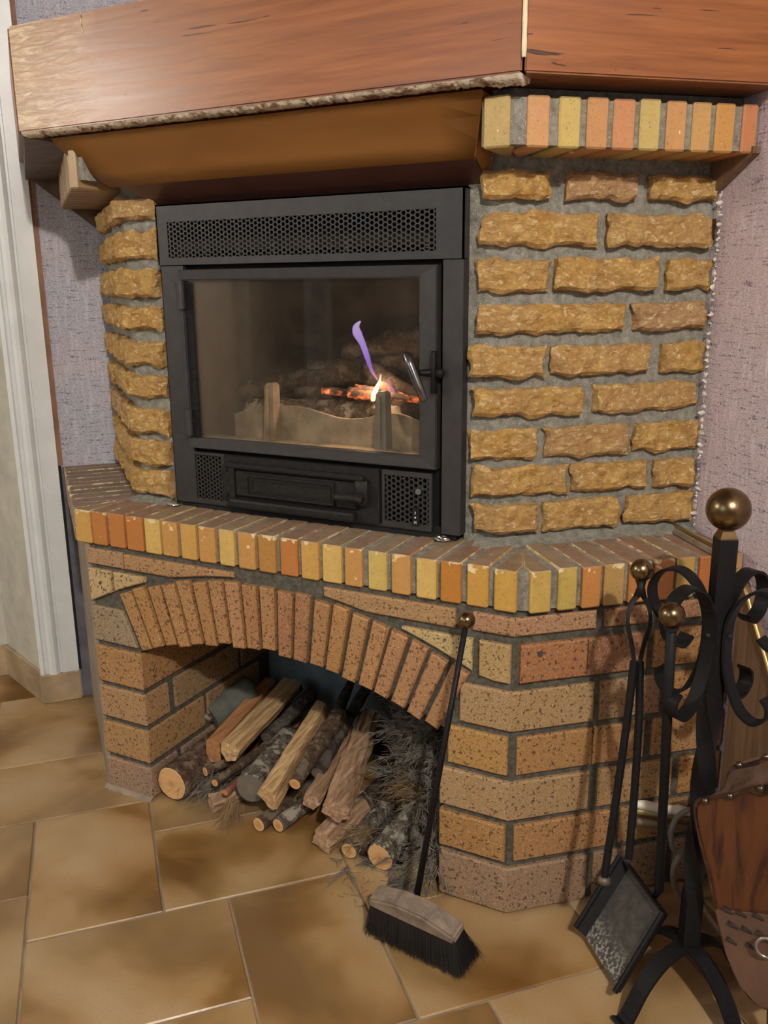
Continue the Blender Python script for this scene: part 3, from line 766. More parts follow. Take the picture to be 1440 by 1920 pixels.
rows_px = [[(905, 1028), (1065, 1196), (1222, 1350)], [(898, 1124), (1143, 1333)], [(892, 1030), (1043, 1233), (1254, 1349)], [(893, 1172), (1190, 1322)],
           [(886, 1020), (1036, 1222), (1242, 1336)], [(888, 1095), (1113, 1309)], [(880, 1010), (1025, 1178), (1190, 1318)], [(886, 1063), (1074, 1214), (1227, 1310)], [(884, 1003), (1018, 1158), (1174, 1298)]]
k = 0
for r, (z1, z0) in enumerate(zr):
    for (a, b) in rows_px[r]:
        v = 345+r*79 if r else 345
        q0 = max(PU.from_px(a, v)[0], .712-PU.L.x); q1 = min(PU.from_px(b, v)[0], PU.len+PU.rt-.004); k += 1
        brick(wrap_brick(PU, q0, q1, z0+.002, z1-.001, .006+rnd(0, .007), .02, .008, 1, k), RUST)
# sliver pieces at the wall
for r, (u0_, u1_) in ((1, (1341, 1353)),):
    z1, z0 = zr[r]; brick(wrap_brick(PU, PU.from_px(u0_, 430)[0], PU.len+PU.rt-.002, z0+.012, z1-.008, .006, .02, .006, .8, 77), RUST, smooth=True)
# left column
for r, (z1, z0) in enumerate(zr):
    z1 -= .004; z0 -= .004
    k += 1
    if r % 2 == 0: cuts = [(-.17, -.006-PU.L.x)]; more = [(-PU.lt+.004, -.185)]
    else: cuts = [(-.085, -.006-PU.L.x)]; more = [(-.30, -.10), (-PU.lt+.004, -.315)]
    for (a, b) in cuts+more:
        k += 1
        if b-a > .02: brick(wrap_brick(PU, a, b, z0+.001, z1-.001, .008+rnd(0, .006), .02, .009, 1.1, k), RUST)

# --- corbel row of bricks on edge under the mantel
ZC0, ZC1 = 1.389, 1.463
bm = bmesh.new(); plan = [PC.pt(-PC.lt+.002, -.006), PC.pt(0, -.006), PC.pt(PC.len, -.006), PC.pt(PC.len+PC.rt-.002, -.006)]
QL = PC.from_px(901, 240)[0]
for (z0_, z1_, h_) in ((ZC0+.004, ZC1, -.006), (ZC1-.0005, 1.4855, -.052)):
    fr = [PC.pt(QL, h_), PC.pt(PC.len, h_), PC.pt(PC.len+PC.rt-.002, h_)]
    bm = bmesh.new(); prism_z(bm, [(p.x, p.y) for p in fr]+[(KOR.x+.25, .55), (.78, .20)], z0_, z1_); recalc(bm); brick(bm, MORT, nm='mortar')
bm = bmesh.new(); fr = [PC.pt(-PC.lt+.002, -.006), PC.pt(0, -.006), PC.pt(.035, -.006)]
prism_z(bm, [(p.x, p.y) for p in fr]+[(-.05, .20), (KOR.x-.2, .55)], ZC0+.004, 1.4855)
recalc(bm); brick(bm, MORT, nm='mortar')
cx = [(905, 955), (990, 1032), (1049, 1090), (1101, 1141), (1151, 1192), (1200, 1238), (1250, 1287), (1299, 1334), (1342, 1378), (1392, 1420)]
cc = [(.44, .33, .12), (.56, .30, .13), (.54, .42, .13), (.52, .27, .11), (.53, .25, .11), (.52, .40, .14), (.54, .29, .11), (.54, .32, .11), (.54, .28, .08), (.50, .20, .09)]
for (a, b), col in zip(cx, cc):
    v = 235+max(0, a-990)*.04
    q0, q1 = PC.from_px(a, v)[0], min(PC.from_px(b, v)[0], PC.len+PC.rt-.003)
    soldier(PC, q0, q1, ZC0, ZC1+.004, .14, col)
q = .004
soldier(PC, .002, .022, ZC0-.012, ZC1, .14, (.36, .25, .13))
q = -.006
while q > -PC.lt+.03:
    soldier(PC, q-.038, q, ZC0-.012, ZC1, .14, random.choice([(.30, .19, .09), (.34, .22, .10)])); q -= .047
# filler at the joint with the right wall
FIL = plain('white_wall_filler', (.70, .67, .63), .8, var=.3, bump=1, bs=80)
bm = bmesh.new(); R = []; n = 260
wq = PU.len+PU.rt
for i in range(n+1):
    z = ZS+.0+(1.375-ZS)*i/n; a = .0005+.016*max(0, fbm((z*16, 1, 0), 5)+.12)
    P = PU.m(wq, z, .004); R.append([bm.verts.new(P-Vector((c, s, 0))*a+Vector((s, -c, 0))*.006), bm.verts.new(P+WR*(.003+.020*abs(fbm((z*16, 4, 0), 5)))-NR*.0015), bm.verts.new(P-WR*.006-NR*.0005)])
for i in range(n):
    for j in range(2): bm.faces.new((R[i][j], R[i][j+1], R[i+1][j+1], R[i+1][j]))
recalc(bm); brick(bm, FIL, nm='wall_filler', smooth=True)

# ================================================================ MANTEL
MT_ = thing('mantel', 'thick varnished orange-brown oak mantel across the top of the fireplace', 'mantel')
ZM, ZMT = 1.4865, 1.684
def uvbeam(o, p, org, d):
    n_ = Vector((-d.y, d.x, 0)); uv_from(o, lambda v: ((v-org).dot(d), v.z+.6*(v-org).dot(n_)))
dep = .16
def beam(q0, q1, g0, g1, nm, d):
    a, b = PM.pt(q0), PM.pt(q1)
    ai = PM.pt(q0, -dep) if q0 in CORNERS(PM) else PM.pt(q0, -dep)
    bi = PM.pt(q1, -dep)
    b_ = bmesh.new(); prism_z(b_, [(a.x, a.y), (b.x, b.y), (bi.x, bi.y), (ai.x, ai.y)], ZM, ZMT)
    bmesh.ops.bevel(b_, geom=[e for e in b_.edges], offset=.003, segments=2, affect='EDGES'); recalc(b_)
    o = link(nm, b_, OAK, MT_); uvbeam(o, PM, PM.L, d); return o
beam(0, PM.len, 0, 0, 'front_beam', Vector((1, 0, 0)))
PMR = PM.len+PM.rt-.001
o = beam(PM.len, PMR, 0, 0, 'side_beam', Vector((c, s, 0)))
uvl = o.data.uv_layers[0]
for l in uvl.data: l.uv.x += 2.2
for v in o.data.vertices: v.co += Vector((c, s, 0))*.004
o2 = beam(-PM.lt+.001, 0, 0, 0, 'side_beam', Vector((-c, s, 0)))
for l in o2.data.uv_layers[0].data: l.uv.x += .6
for v in o2.data.vertices: v.co += Vector((-c, s, 0))*.003
# pale filler in the mitre
bm = bmesh.new(); P = PM.pt(PM.len); tube(bm, [Vector((P.x+.002, P.y+.0005, ZM+.02+.01*i)) for i in range(17)], [.0035+.0015*abs(noise.noise((i*.7, 0, 0))) for i in range(17)], 8)
recalc(bm); tag(link('joint_filler', bm, plain('pale_mitre_filler', (.70, .62, .42), .8), MT_))
# top board behind the beams
bm = bmesh.new(); a = [PM.pt(-PM.lt+.002, -dep+.01), PM.pt(0, -dep+.01), PM.pt(PM.len, -dep+.01), PM.pt(PMR-.001, -dep+.01)]
prism_z(bm, [(p.x, p.y) for p in a]+[(KOR.x, KOR.y-.02)], ZMT-.02, ZMT-.003); recalc(bm)
link('top_board', bm, DWOOD, MT_)
# rough filler strip below the front beam
bm = bmesh.new(); n = 300; R = []
xa, xb = PM.L.x+.004, PM.R.x-.004
for i in range(n+1):
    x = xa+(xb-xa)*i/n; e = .0; k = 1.0
    y1 = -.102+.006*fbm((x*10, 0, 0), 3)
    if x > .765: y1 = -.102+(x-.765)*.25
    z0 = ZM-.0012; j = .0035*fbm((x*40, 3, 0), 4)
    R.append([bm.verts.new((x, YM+.003, z0+.002)), bm.verts.new((x, YM+.007, z0-.004+j)), bm.verts.new((x, (YM+y1)/2, z0-.006+j*1.6-(.006 if x > .79 else 0))), bm.verts.new((x, y1, z0-.006-j)), bm.verts.new((x, y1+.006, z0+.002))])
for i in range(n):
    for j in range(4): bm.faces.new((R[i][j], R[i+1][j], R[i+1][j+1], R[i][j+1]))
bm.faces.new(R[0]); bm.faces.new(R[-1][::-1]); recalc(bm)
link('filler_strip', bm, CREAM, MT_, True)
# brackets against both walls, soffit under the left beam
bm = bmesh.new()
q = lambda par, z, off=.001: wallpt(par, off, z)
prism_pts(bm, [q(-.226, 1.447), q(-.226, 1.486), q(-.02, 1.486), q(-.02, 1.31), q(-.065, 1.320)], -NL*.02); recalc(bm)
link('wall_bracket', bm, DWOOD, MT_)
bm = bmesh.new(); A_, B_ = PM.pt(-.01, -.01), PM.pt(-PM.lt+.02, -.01)
C_, D_ = PM.pt(-.01, -.11), PM.pt(-PM.lt+.02, -.14)
top = [Vector((p.x, p.y, 1.486)) for p in (A_, B_, D_, C_)]; bot = [Vector((A_.x, A_.y, 1.479)), Vector((B_.x, B_.y, 1.445)), Vector((D_.x, D_.y, 1.447)), Vector((C_.x, C_.y, 1.468))]
vs = [bm.verts.new(p) for p in top+bot]
for f in ((0, 1, 2, 3), (7, 6, 5, 4), (0, 4, 5, 1), (1, 5, 6, 2), (2, 6, 7, 3), (3, 7, 4, 0)): bm.faces.new([vs[i] for i in f])
recalc(bm); link('soffit_board', bm, DWOOD, MT_)
bm = bmesh.new(); pR = lambda along, z, off: KOR+WR*along-NR*off+Vector((0, 0, z))
al = lambda P: (P-KOR).dot(WR)
e1 = al(PC.pt(PC.len+PC.rt)); e0 = al(PU.pt(PU.len+PU.rt)); em = al(PM.pt(PM.len+PM.rt))
prism_pts(bm, [pR(e0-.03, 1.33, .001), pR(e0+.004, 1.335, .001), pR(e1+.006, 1.389, .001), pR(e1+.006, 1.40, .001), pR(e0-.03, 1.40, .001)], -NR*.014); recalc(bm)
link('wall_bracket', bm, BOARDW, MT_)

# ================================================================ HOOD PANEL
HD = thing('hood_panel', 'smooth brown sloping panel below the mantel above the stove', 'panel')
hp = [(-.104, 1.475), (-.098, 1.462), (-.085, 1.440), (-.068, 1.408), (-.054, 1.380)]
xl = [fy(95, 262, -.104).x, fy(104, 275, -.098).x, fy(130, 296, -.085).x, fy(168, 325, -.068).x, fy(205, 352, -.054).x]
xr = [fy(905, 165, -.104).x, fy(903, 185, -.098).x, fy(899, 215, -.085).x, fy(894, 260, -.068).x, fy(888, 300, -.054).x]
bm = bmesh.new(); R = []
for i, (y, z) in enumerate(hp):
    R.append([bm.verts.new((xl[i]+(xr[i]-xl[i])*k/12, y, z)) for k in range(13)])
for i in range(4):
    for k in range(12): bm.faces.new((R[i][k], R[i+1][k], R[i+1][k+1], R[i][k+1]))
bmesh.ops.solidify(bm, geom=list(bm.faces), thickness=.006); recalc(bm)
link('front_sheet', bm, HOOD, HD, True)
bm = bmesh.new()
prism_pts(bm, [Vector((xl[-1]+.02, -.054, 1.380)), Vector((xr[-1], -.054, 1.380)), Vector((xr[-1], .014, 1.346)), Vector((xl[-1]+.075, .014, 1.346))], (0, .003, .006)); recalc(bm)
link('lower_lip', bm, plain('shaded_lip', (.075, .03, .022), .4), HD)  # shadow under the hood put into the lip's dark maroon
bm = bmesh.new(); prism_pts(bm, [Vector((xr[i]-.004, y+.003, z)) for i, (y, z) in enumerate(hp)]+[Vector((xr[-1]-.004, .012, 1.35)), Vector((xr[0]-.004, .012, 1.475))], (-.004, 0, 0)); recalc(bm)
link('end_sheet', bm, HOOD, HD)

# ================================================================ STOVE INSERT
YI = -.016
SV = thing('stove_insert', 'dark grey built-in wood stove with honeycomb vents and glazed door', 'stove')
def P2(u, v, y=YI): p = fy(u, v, y); return p.x, p.z
def part(nm, bm, mat=STEEL, parent=None, smooth=False): recalc(bm); return link(nm, bm, mat, parent or SV, smooth)
IX0, IX1 = P2(290, 385)[0], P2(869, 486)[0]
ZT, ZB = 1.343, .709
z_div = 1.222
VX0, VX1, VZ0, VZ1 = .043, .655, 1.236, 1.308
def frame_xz(bm, outer, inner, y0, y1, bev=0):
    (a0, b0, a1, b1), (c0, d0, c1, d1) = outer, inner
    for bx in ((a0, b0, c0, b1), (c1, b0, a1, b1), (c0, b0, c1, d0), (c0, d1, c1, b1)):
        if bx[2]-bx[0] > 1e-5 and bx[3]-bx[1] > 1e-5: box(bm, (bx[0], y0, bx[1]), (bx[2], y1, bx[3]))
bm = bmesh.new(); frame_xz(bm, (IX0, z_div, IX1, ZT), (VX0, VZ0, VX1, VZ1), YI, YI+.004)
box(bm, (IX1-.003, YI, z_div), (IX1, YI+.03, ZT)); box(bm, (IX0, YI, z_div), (IX0+.003, YI+.03, ZT)); box(bm, (IX0, YI, ZT-.003), (IX1, YI+.035, ZT))
part('top_panel', bm)
def honey(nm, x0, x1, z0, z1, cols, rowpitch, y, mat=STEEL, th=.0025):
    """sheet with hexagonal holes: hex cells with a hexagonal hole each"""
    w = (x1-x0)/cols; R_ = w/1.5; hgt = R_*math.sqrt(3); rows = int(round((z1-z0)/hgt)); sz = (z1-z0)/((rows+.5)*hgt)
    b = bmesh.new()
    for i in range(cols+1):
        for j in range(-1, rows+1):
            cx_ = x0+i*w; cz_ = z0+(j+.5+(.5 if i % 2 else 0))*hgt*sz
            if cx_ > x1+1e-6: continue
            O, N = [], []
            hx = .74
            for k in range(6):
                a = k*PI/3; X, Z = math.cos(a)*R_, math.sin(a)*R_*sz
                O.append((min(max(cx_+X, x0-.0005), x1+.0005), min(max(cz_+Z, z0-.0005), z1+.0005)))
                N.append((min(max(cx_+X*hx, x0), x1), min(max(cz_+Z*hx, z0), z1)))
            vo = [b.verts.new((p[0], y, p[1])) for p in O]; vn = [b.verts.new((p[0], y, p[1])) for p in N]; vb = [b.verts.new((p[0], y+th, p[1])) for p in N]
            for k in range(6):
                k2 = (k+1) % 6
                b.faces.new((vo[k], vo[k2], vn[k2], vn[k])); b.faces.new((vn[k], vn[k2], vb[k2], vb[k]))
    bmesh.ops.dissolve_degenerate(b, dist=1e-6, edges=list(b.edges))
    o = link(nm, b, mat, SV); return o
honey('vent_grille', VX0, VX1, VZ0, VZ1, 66, 0, YI+.001)
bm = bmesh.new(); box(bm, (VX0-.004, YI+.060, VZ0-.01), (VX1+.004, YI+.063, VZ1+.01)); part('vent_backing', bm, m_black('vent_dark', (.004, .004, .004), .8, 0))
# springs glinting behind the vent
bm = bmesh.new()
for k in range(7):
    x = .13+k*.084; 
    for i in range(4): bmesh.ops.create_cone(bm, segments=10, radius1=.007, radius2=.007, depth=.0016, matrix=Matrix.Translation((x, YI+.016, VZ0+.006+i*.0055)), cap_ends=True)
part('vent_spring', bm, plain('spring_metal', (.35, .34, .33), .35, 1))
# side stiles
SX0, SX1 = P2(343, 497)[0], P2(828, 486)[0]
bm = bmesh.new(); box(bm, (IX0+.004, YI+.001, ZB), (SX0-.003, YI+.045, z_div-.0012), None, .0012); part('stile', bm)
bm = bmesh.new(); box(bm, (SX1+.002, YI+.001, ZB), (IX1, YI+.045, z_div-.0012), None, .0012); part('stile', bm)
# door
DX0, DX1, DZ0, DZ1 = SX0-.012, SX1-.006, P2(815, 880)[1], z_div-.010
GX0, GX1, GZ0, GZ1 = .099, .622, .860, 1.184
DR_ = None
bm = bmesh.new(); yd = YI-.006
def mitre_frame(bm, o, i, y0, y1, lip):
    a0, b0, a1, b1 = o; c0, d0, c1, d1 = i
    O = [(a0, b0), (a1, b0), (a1, b1), (a0, b1)]; N = [(c0, d0), (c1, d0), (c1, d1), (c0, d1)]
    vo = [bm.verts.new((p[0], y0, p[1])) for p in O]; vn = [bm.verts.new((p[0], y0+lip*.25, p[1])) for p in N]
    vo2 = [bm.verts.new((p[0], y1, p[1])) for p in O]; vn2 = [bm.verts.new((p[0], y1, p[1])) for p in N]
    for k in range(4):
        j = (k+1) % 4
        bm.faces.new((vo[k], vo[j], vn[j], vn[k])); bm.faces.new((vo[k], vo2[k], vo2[j], vo[j])); bm.faces.new((vn[k], vn[j], vn2[j], vn2[k])); bm.faces.new((vo2[k], vn2[k], vn2[j], vo2[j]))
mitre_frame(bm, (DX0, DZ0, DX1, DZ1), (GX0-.022, GZ0-.002, GX1+.001, GZ1+.006), yd, yd+.026, .01)
bmesh.ops.bevel(bm, geom=[e for e in bm.edges if e.calc_length() > .2], offset=.0022, segments=2, affect='EDGES')
door = part('door', bm)
bm = bmesh.new(); box(bm, (GX0-.023, yd+.013, GZ0-.003), (GX1+.002, yd+.016, GZ1+.007)); recalc(bm); link('glass_pane', bm, GLASS, door)
bm = bmesh.new(); box(bm, (GX0-.022, yd+.008, GZ0), (GX0-.003, yd+.012, GZ1)); recalc(bm); link('glass_seal', bm, m_black('seal_black', (.01, .01, .01), .9), door)
for zc, h in ((1.160, .052), (.893, .055)):
    bm = bmesh.new(); x = SX0-.004; tube(bm, [(x, YI-.009, zc-h/2), (x, YI-.009, zc+h/2)], .0085, 14)
    for dz in (-h/2, 0, h/2): tube(bm, [(x, YI-.009, zc+dz-.0012), (x, YI-.009, zc+dz+.0012)], .0095, 14)
    recalc(bm); link('hinge', bm, STEEL, SV, False)
# latch plate and handle
bm = bmesh.new(); hz = fy(808, 700, YI).z; hx = P2(818, 690)[0]
box(bm, (hx-.002, YI-.022, hz-.035), (hx+.006, YI-.004, hz+.042), None, .0015)
tube(bm, [(hx+.012, YI-.012, hz+.002), (hx-.012, YI-.014, hz+.002), (hx-.03, YI-.040, hz+.004)], [.008, .007, .0045], 12)
ball(bm, (hx+.012, YI-.013, hz+.002), .010, 16)
recalc(bm); lt = link('latch', bm, IRON, SV, True)
bm = bmesh.new()
pA, pB = at(760, 660, (fy(760, 660, YI-.06)-CAM).dot(FW)), at(796, 754, (fy(796, 754, YI-.06)-CAM).dot(FW))
tube(bm, [pA+(pB-pA)*t for t in (0, .04, .3, .7, .96, 1)], [.003, .0075, .0085, .0085, .0075, .003], 14)
mid = pA+(pB-pA)*.45; tube(bm, [mid, (hx-.022, YI-.030, hz+.003)], .0045, 10)
recalc(bm); link('handle', bm, plain('polished_dark_steel', (.20, .20, .21), .16, 1, var=.1), SV, True)
# dark recess behind gaps
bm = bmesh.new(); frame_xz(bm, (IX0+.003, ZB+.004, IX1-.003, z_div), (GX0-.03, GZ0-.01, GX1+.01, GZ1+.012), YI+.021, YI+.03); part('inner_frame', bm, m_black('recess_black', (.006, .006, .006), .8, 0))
# lower part: side grilles, ash door
LX0, LX1, RX0, RX1 = .046, .150, .540, .648; LZ0, LZ1 = ZB+.006, .824
honey('vent_grille', LX0+.004, LX1, LZ0+.006, LZ1-.004, 12, 0, YI+.004)
honey('vent_grille', RX0+.006, RX1-.006, LZ0+.008, LZ1-.008, 10, 0, YI+.004)
bm = bmesh.new(); frame_xz(bm, (LX0, LZ0-.004, LX1+.01, LZ1+.002), (LX0+.004, LZ0+.006, LX1, LZ1-.004), YI+.002, YI+.008)
frame_xz(bm, (RX0, LZ0-.004, RX1, LZ1+.002), (RX0+.006, LZ0+.008, RX1-.006, LZ1-.008), YI+.002, YI+.008)
box(bm, (LX0, YI+.004, LZ0-.006), (RX1, YI+.02, LZ0)); part('lower_frame', bm)
bm = bmesh.new(); ax0, ax1 = .158, .536; az0, az1 = ZB+.004, .826
box(bm, (ax0, YI-.004, az0), (ax1, YI+.012, az1), None, .002)
box(bm, (ax0+.012, YI-.018, az1-.026), (ax1-.03, YI-.002, az1-.014), None, .004)      # upper ledge
box(bm, (ax0+.02, YI-.020, az0+.002), (ax1-.05, YI-.002, az0+.022), None, .006)        # lower ledge
part('ash_door_frame', bm, CAST)
bm = bmesh.new(); box(bm, (ax0+.036, YI-.014, az0+.028), (ax1-.045, YI-.003, az1-.030), None, .003)
frame_xz(bm, (ax0+.066, az0+.032, ax1-.095, az1-.034), (ax0+.071, az0+.037, ax1-.100, az1-.039), YI-.018, YI-.013)
frame_xz(bm, (ax0+.078, az0+.042, ax1-.104, az1-.044), (ax0+.081, az0+.045, ax1-.107, az1-.047), YI-.0165, YI-.013)
ad = part('ash_door', bm, CAST)
bm = bmesh.new(); box(bm, (ax0+.004, YI-.016, az0+.018), (ax0+.033, YI-.003, az1-.018), None, .003)
for dz in (.030, .086): bmesh.ops.create_cone(bm, segments=14, radius1=.006, radius2=.005, depth=.006, matrix=Matrix.Translation((ax0+.014, YI-.018, az0+dz)) @ Matrix.Rotation(PI/2, 4, 'X'), cap_ends=True)
part('ash_door_hinge', bm, CAST)
bm = bmesh.new(); hx2, hz2 = ax1-.035, az0+.062
box(bm, (hx2-.014, YI-.018, hz2-.025), (hx2+.016, YI-.01, hz2+.028), None, .003)
tube(bm, [(hx2, YI-.012, hz2-.006), (hx2, YI-.032, hz2-.006)], .009, 12)
tube(bm, spline([(hx2+.012, YI-.032, hz2-.008), (hx2-.01, YI-.036, hz2-.004), (hx2-.035, YI-.040, hz2-.004), (hx2-.046, YI-.040, hz2-.005)], 4), [.007]*6+[.008]*5+[.005]*2, 12)
recalc(bm); link('latch', bm, CAST, ad, True)
for (x, z, r_) in ((.600, LZ0+.036, .0), ):
    bm = bmesh.new(); box(bm, (.607, YI-.001, LZ0+.004), (.622, YI+.006, LZ0+.040), None, .001); sw = part('switch', bm, m_black('switch_black', (.012, .012, .012), .35, 0))
    W_ = plain('white_print', (.75, .75, .72), .6, var=0)
    b = bmesh.new(); box(b, (.6139, YI-.0016, LZ0+.0285), (.6151, YI-.0009, LZ0+.0335)); recalc(b); link('switch_mark', b, W_, sw)
    b = bmesh.new(); bmesh.ops.create_cone(b, segments=12, radius1=.0017, radius2=.0017, depth=.0008, cap_ends=True, matrix=Matrix.Translation((.6145, YI-.0013, LZ0+.0215)) @ Matrix.Rotation(PI/2, 4, 'X')); recalc(b); link('switch_lamp', b, W_, sw)
    b = bmesh.new()
    for a, bb in (((.6125, .0085), (.6125, .014)), ((.6125, .014), (.6145, .0105)), ((.6145, .0105), (.6165, .014)), ((.6165, .014), (.6165, .0085))):
        tube(b, [(a[0], YI-.0013, LZ0+a[1]), (bb[0], YI-.0013, LZ0+bb[1])], .0004, 4)
    recalc(b); link('switch_mark', b, W_, sw)
bm = bmesh.new(); bmesh.ops.create_cone(bm, segments=20, radius1=.0085, radius2=.006, depth=.010, cap_ends=True, matrix=Matrix.Translation((.622, YI+.0005, LZ0+.075)) @ Matrix.Rotation(PI/2, 4, 'X'))
part('vent_knob', bm, plain('dull_chrome', (.4, .4, .4), .3, 1), smooth=False)
# crumpled foil at the feet
for i, x in enumerate((.012, .672)):
    bm = bmesh.new(); bmesh.ops.create_icosphere(bm, subdivisions=3, radius=1)
    for v in bm.verts:
        n_ = 1+.35*fbm(v.co*1.5+Vector((i*5, 0, 0)), 1.6, 3); v.co = Vector((x+v.co.x*.016*n_, YI-.004+v.co.y*.010*n_, ZS+.0055+v.co.z*.0055*n_))
    part('foil_packing', bm, plain('aluminium_foil', (.7, .7, .7), .28, 1, var=.05))
bm = bmesh.new(); box(bm, (IX0+.015, YI+.010, ZS-.001), (IX1-.012, YI+.22, ZB+.012)); part('plinth', bm, m_black('plinth_black', (.01, .01, .01), .7))
# firebox
FBX0, FBX1, FBZ0, FBZ1, FBY = .045, .665, .835, 1.25, .36
SOOT = plain('sooty_firebrick', (.038, .033, .028), .95, var=.5, bump=.8, bs=50)
bm = bmesh.new()
for a, b in (((FBX0-.02, YI+.024, FBZ0), (FBX0, FBY, FBZ1)), ((FBX1, YI+.024, FBZ0), (FBX1+.02, FBY, FBZ1)), ((FBX0-.02, FBY, FBZ0-.02), (FBX1+.02, FBY+.02, FBZ1)),
             ((FBX0-.02, YI+.024, FBZ1), (FBX1+.02, FBY+.02, FBZ1+.02)), ((FBX0-.02, YI+.024, FBZ0-.02), (FBX1+.02, FBY+.02, FBZ0))): box(bm, a, b)
part('firebox', bm, SOOT)
# ash lip and grate front with wavy top
bm = bmesh.new(); box(bm, (FBX0, YI+.030, FBZ0), (FBX1, .045, FBZ0+.022), None, .003); part('ash_ledge', bm, ASH)
gp = [(440, 776), (468, 766), (500, 760), (560, 763), (600, 774), (640, 785), (680, 785), (705, 778), (740, 775), (770, 784), (792, 796)]
G_ = [fy(u, v, .055) for u, v in gp]
pts = [Vector((p.x, .055, p.z)) for p in spline(G_, 3)]+[Vector((G_[-1].x, .055, FBZ0)), Vector((G_[0].x, .055, FBZ0))]
bm = bmesh.new(); prism_pts(bm, pts, (0, .010, 0)); part('grate_front', bm, ASH)
def px_at(u, v, y): return fy(u, v, y)
for i, (u, vt, vb) in enumerate(((514, 722, 790), (722, 738, 808))):
    t_, b_ = fy(u, vt, .05), fy(u, vb, .05)
    bm = bmesh.new(); w2_ = .014
    tp = [(t_.x-w2_*.75, .030), (t_.x+w2_*.75, .030), (t_.x+w2_*.75, .054), (t_.x-w2_*.75, .054)]
    bt = [(b_.x-w2_, .026), (b_.x+w2_, .026), (b_.x+w2_, .056), (b_.x-w2_, .056)]
    vt_ = [bm.verts.new((p[0], p[1], t_.z)) for p in tp]; vb_ = [bm.verts.new((p[0], p[1], FBZ0+.018)) for p in bt]
    vtt = [bm.verts.new((t_.x+(p[0]-t_.x)*.6, p[1]+.003*(1 if p[1] < .04 else -1), t_.z+.006)) for p in tp]
    bm.faces.new(vtt); bm.faces.new(vb_[::-1])
    for k in range(4):
        j = (k+1) % 4; bm.faces.new((vb_[k], vb_[j], vt_[j], vt_[k])); bm.faces.new((vt_[k], vt_[j], vtt[j], vtt[k]))
    box(bm, (b_.x-.003, .022, FBZ0+.02), (b_.x+.003, .028, t_.z-.004))
    recalc(bm)
    tag(link('andiron', bm, ASH if i == 0 else plain('grey_iron', (.20, .20, .18), .8, var=.3)), ('tan ash-coated firedog post at the left inside the stove' if i == 0 else 'grey firedog post in front of the flame inside the stove'), 'andiron')

# ---------------------------------------------------------------- logs
def log_mesh(p0, p1, r0, r1, bend=0, amp=.08, seg=16, knots=0, seed=0):
    p0, p1 = Vector(p0), Vector(p1); L = (p1-p0).length; n = max(6, int(L/.016)); ax = (p1-p0)/L
    sx = ax.cross(Vector((0, 0, 1))).normalized(); sz = sx.cross(ax)
    bm = bmesh.new(); rings = []
    for i in range(n+1):
        t = i/n; C_ = p0+ax*L*t+sx*bend*math.sin(t*PI)+sz*.3*bend*math.sin(t*PI*2)
        r = r0+(r1-r0)*t; rg = []
        for k in range(seg):
            a = 2*PI*k/seg; d = sx*math.cos(a)+sz*math.sin(a)
            nn = 1+amp*1.6*fbm(d*1.2+Vector((seed*7.7, t*L*22, 0)), 1.2, 4)+amp*.8*noise.noise(Vector((math.cos(a)*3, math.sin(a)*3, t*L*90+seed)))
            if i in (0, n): nn = 1+.06*noise.noise(Vector((math.cos(a)*1.3, math.sin(a)*1.3, seed)))
            rg.append(C_+d*r*nn)
        rings.append(rg)
    return rings, ax
def make_log(p0, p1, r0, r1, label, bark=BARK1, cut=CUT, bend=0, amp=.08, group=None, name='firewood_log', seed=0, both=True):
    rings, ax = log_mesh(p0, p1, r0, r1, bend, amp, seed=seed)
    org = Vector(p0); bm = bmesh.new(); V = [[bm.verts.new(p-org) for p in rg] for rg in rings]; sg = len(V[0])
    for i in range(len(V)-1):
        for k in range(sg): bm.faces.new((V[i][k], V[i][(k+1) % sg], V[i+1][(k+1) % sg], V[i+1][k]))
    bm.faces.new(V[-1]); bm.faces.new(V[0][::-1]); recalc(bm)
    o = link(name, bm, bark, None, True); o.location = org
    tag(o, label, 'firewood', group)
    bm = bmesh.new(); k_ = .93; ctr = sum(rings[0], Vector())/sg; vv = [bm.verts.new(ctr+(p-ctr)*k_-ax*.0012-org) for p in rings[0]]
    cc_ = bm.verts.new(ctr-ax*.0012-org); v2 = [bm.verts.new(ctr+(p-ctr)*.98+ax*.001-org) for p in rings[0]]
    for i in range(sg): bm.faces.new((cc_, vv[i], vv[(i+1) % sg])); bm.faces.new((vv[i], v2[i], v2[(i+1) % sg], vv[(i+1) % sg]))
    recalc(bm); e = link('cut_end', bm, cut, o); return o
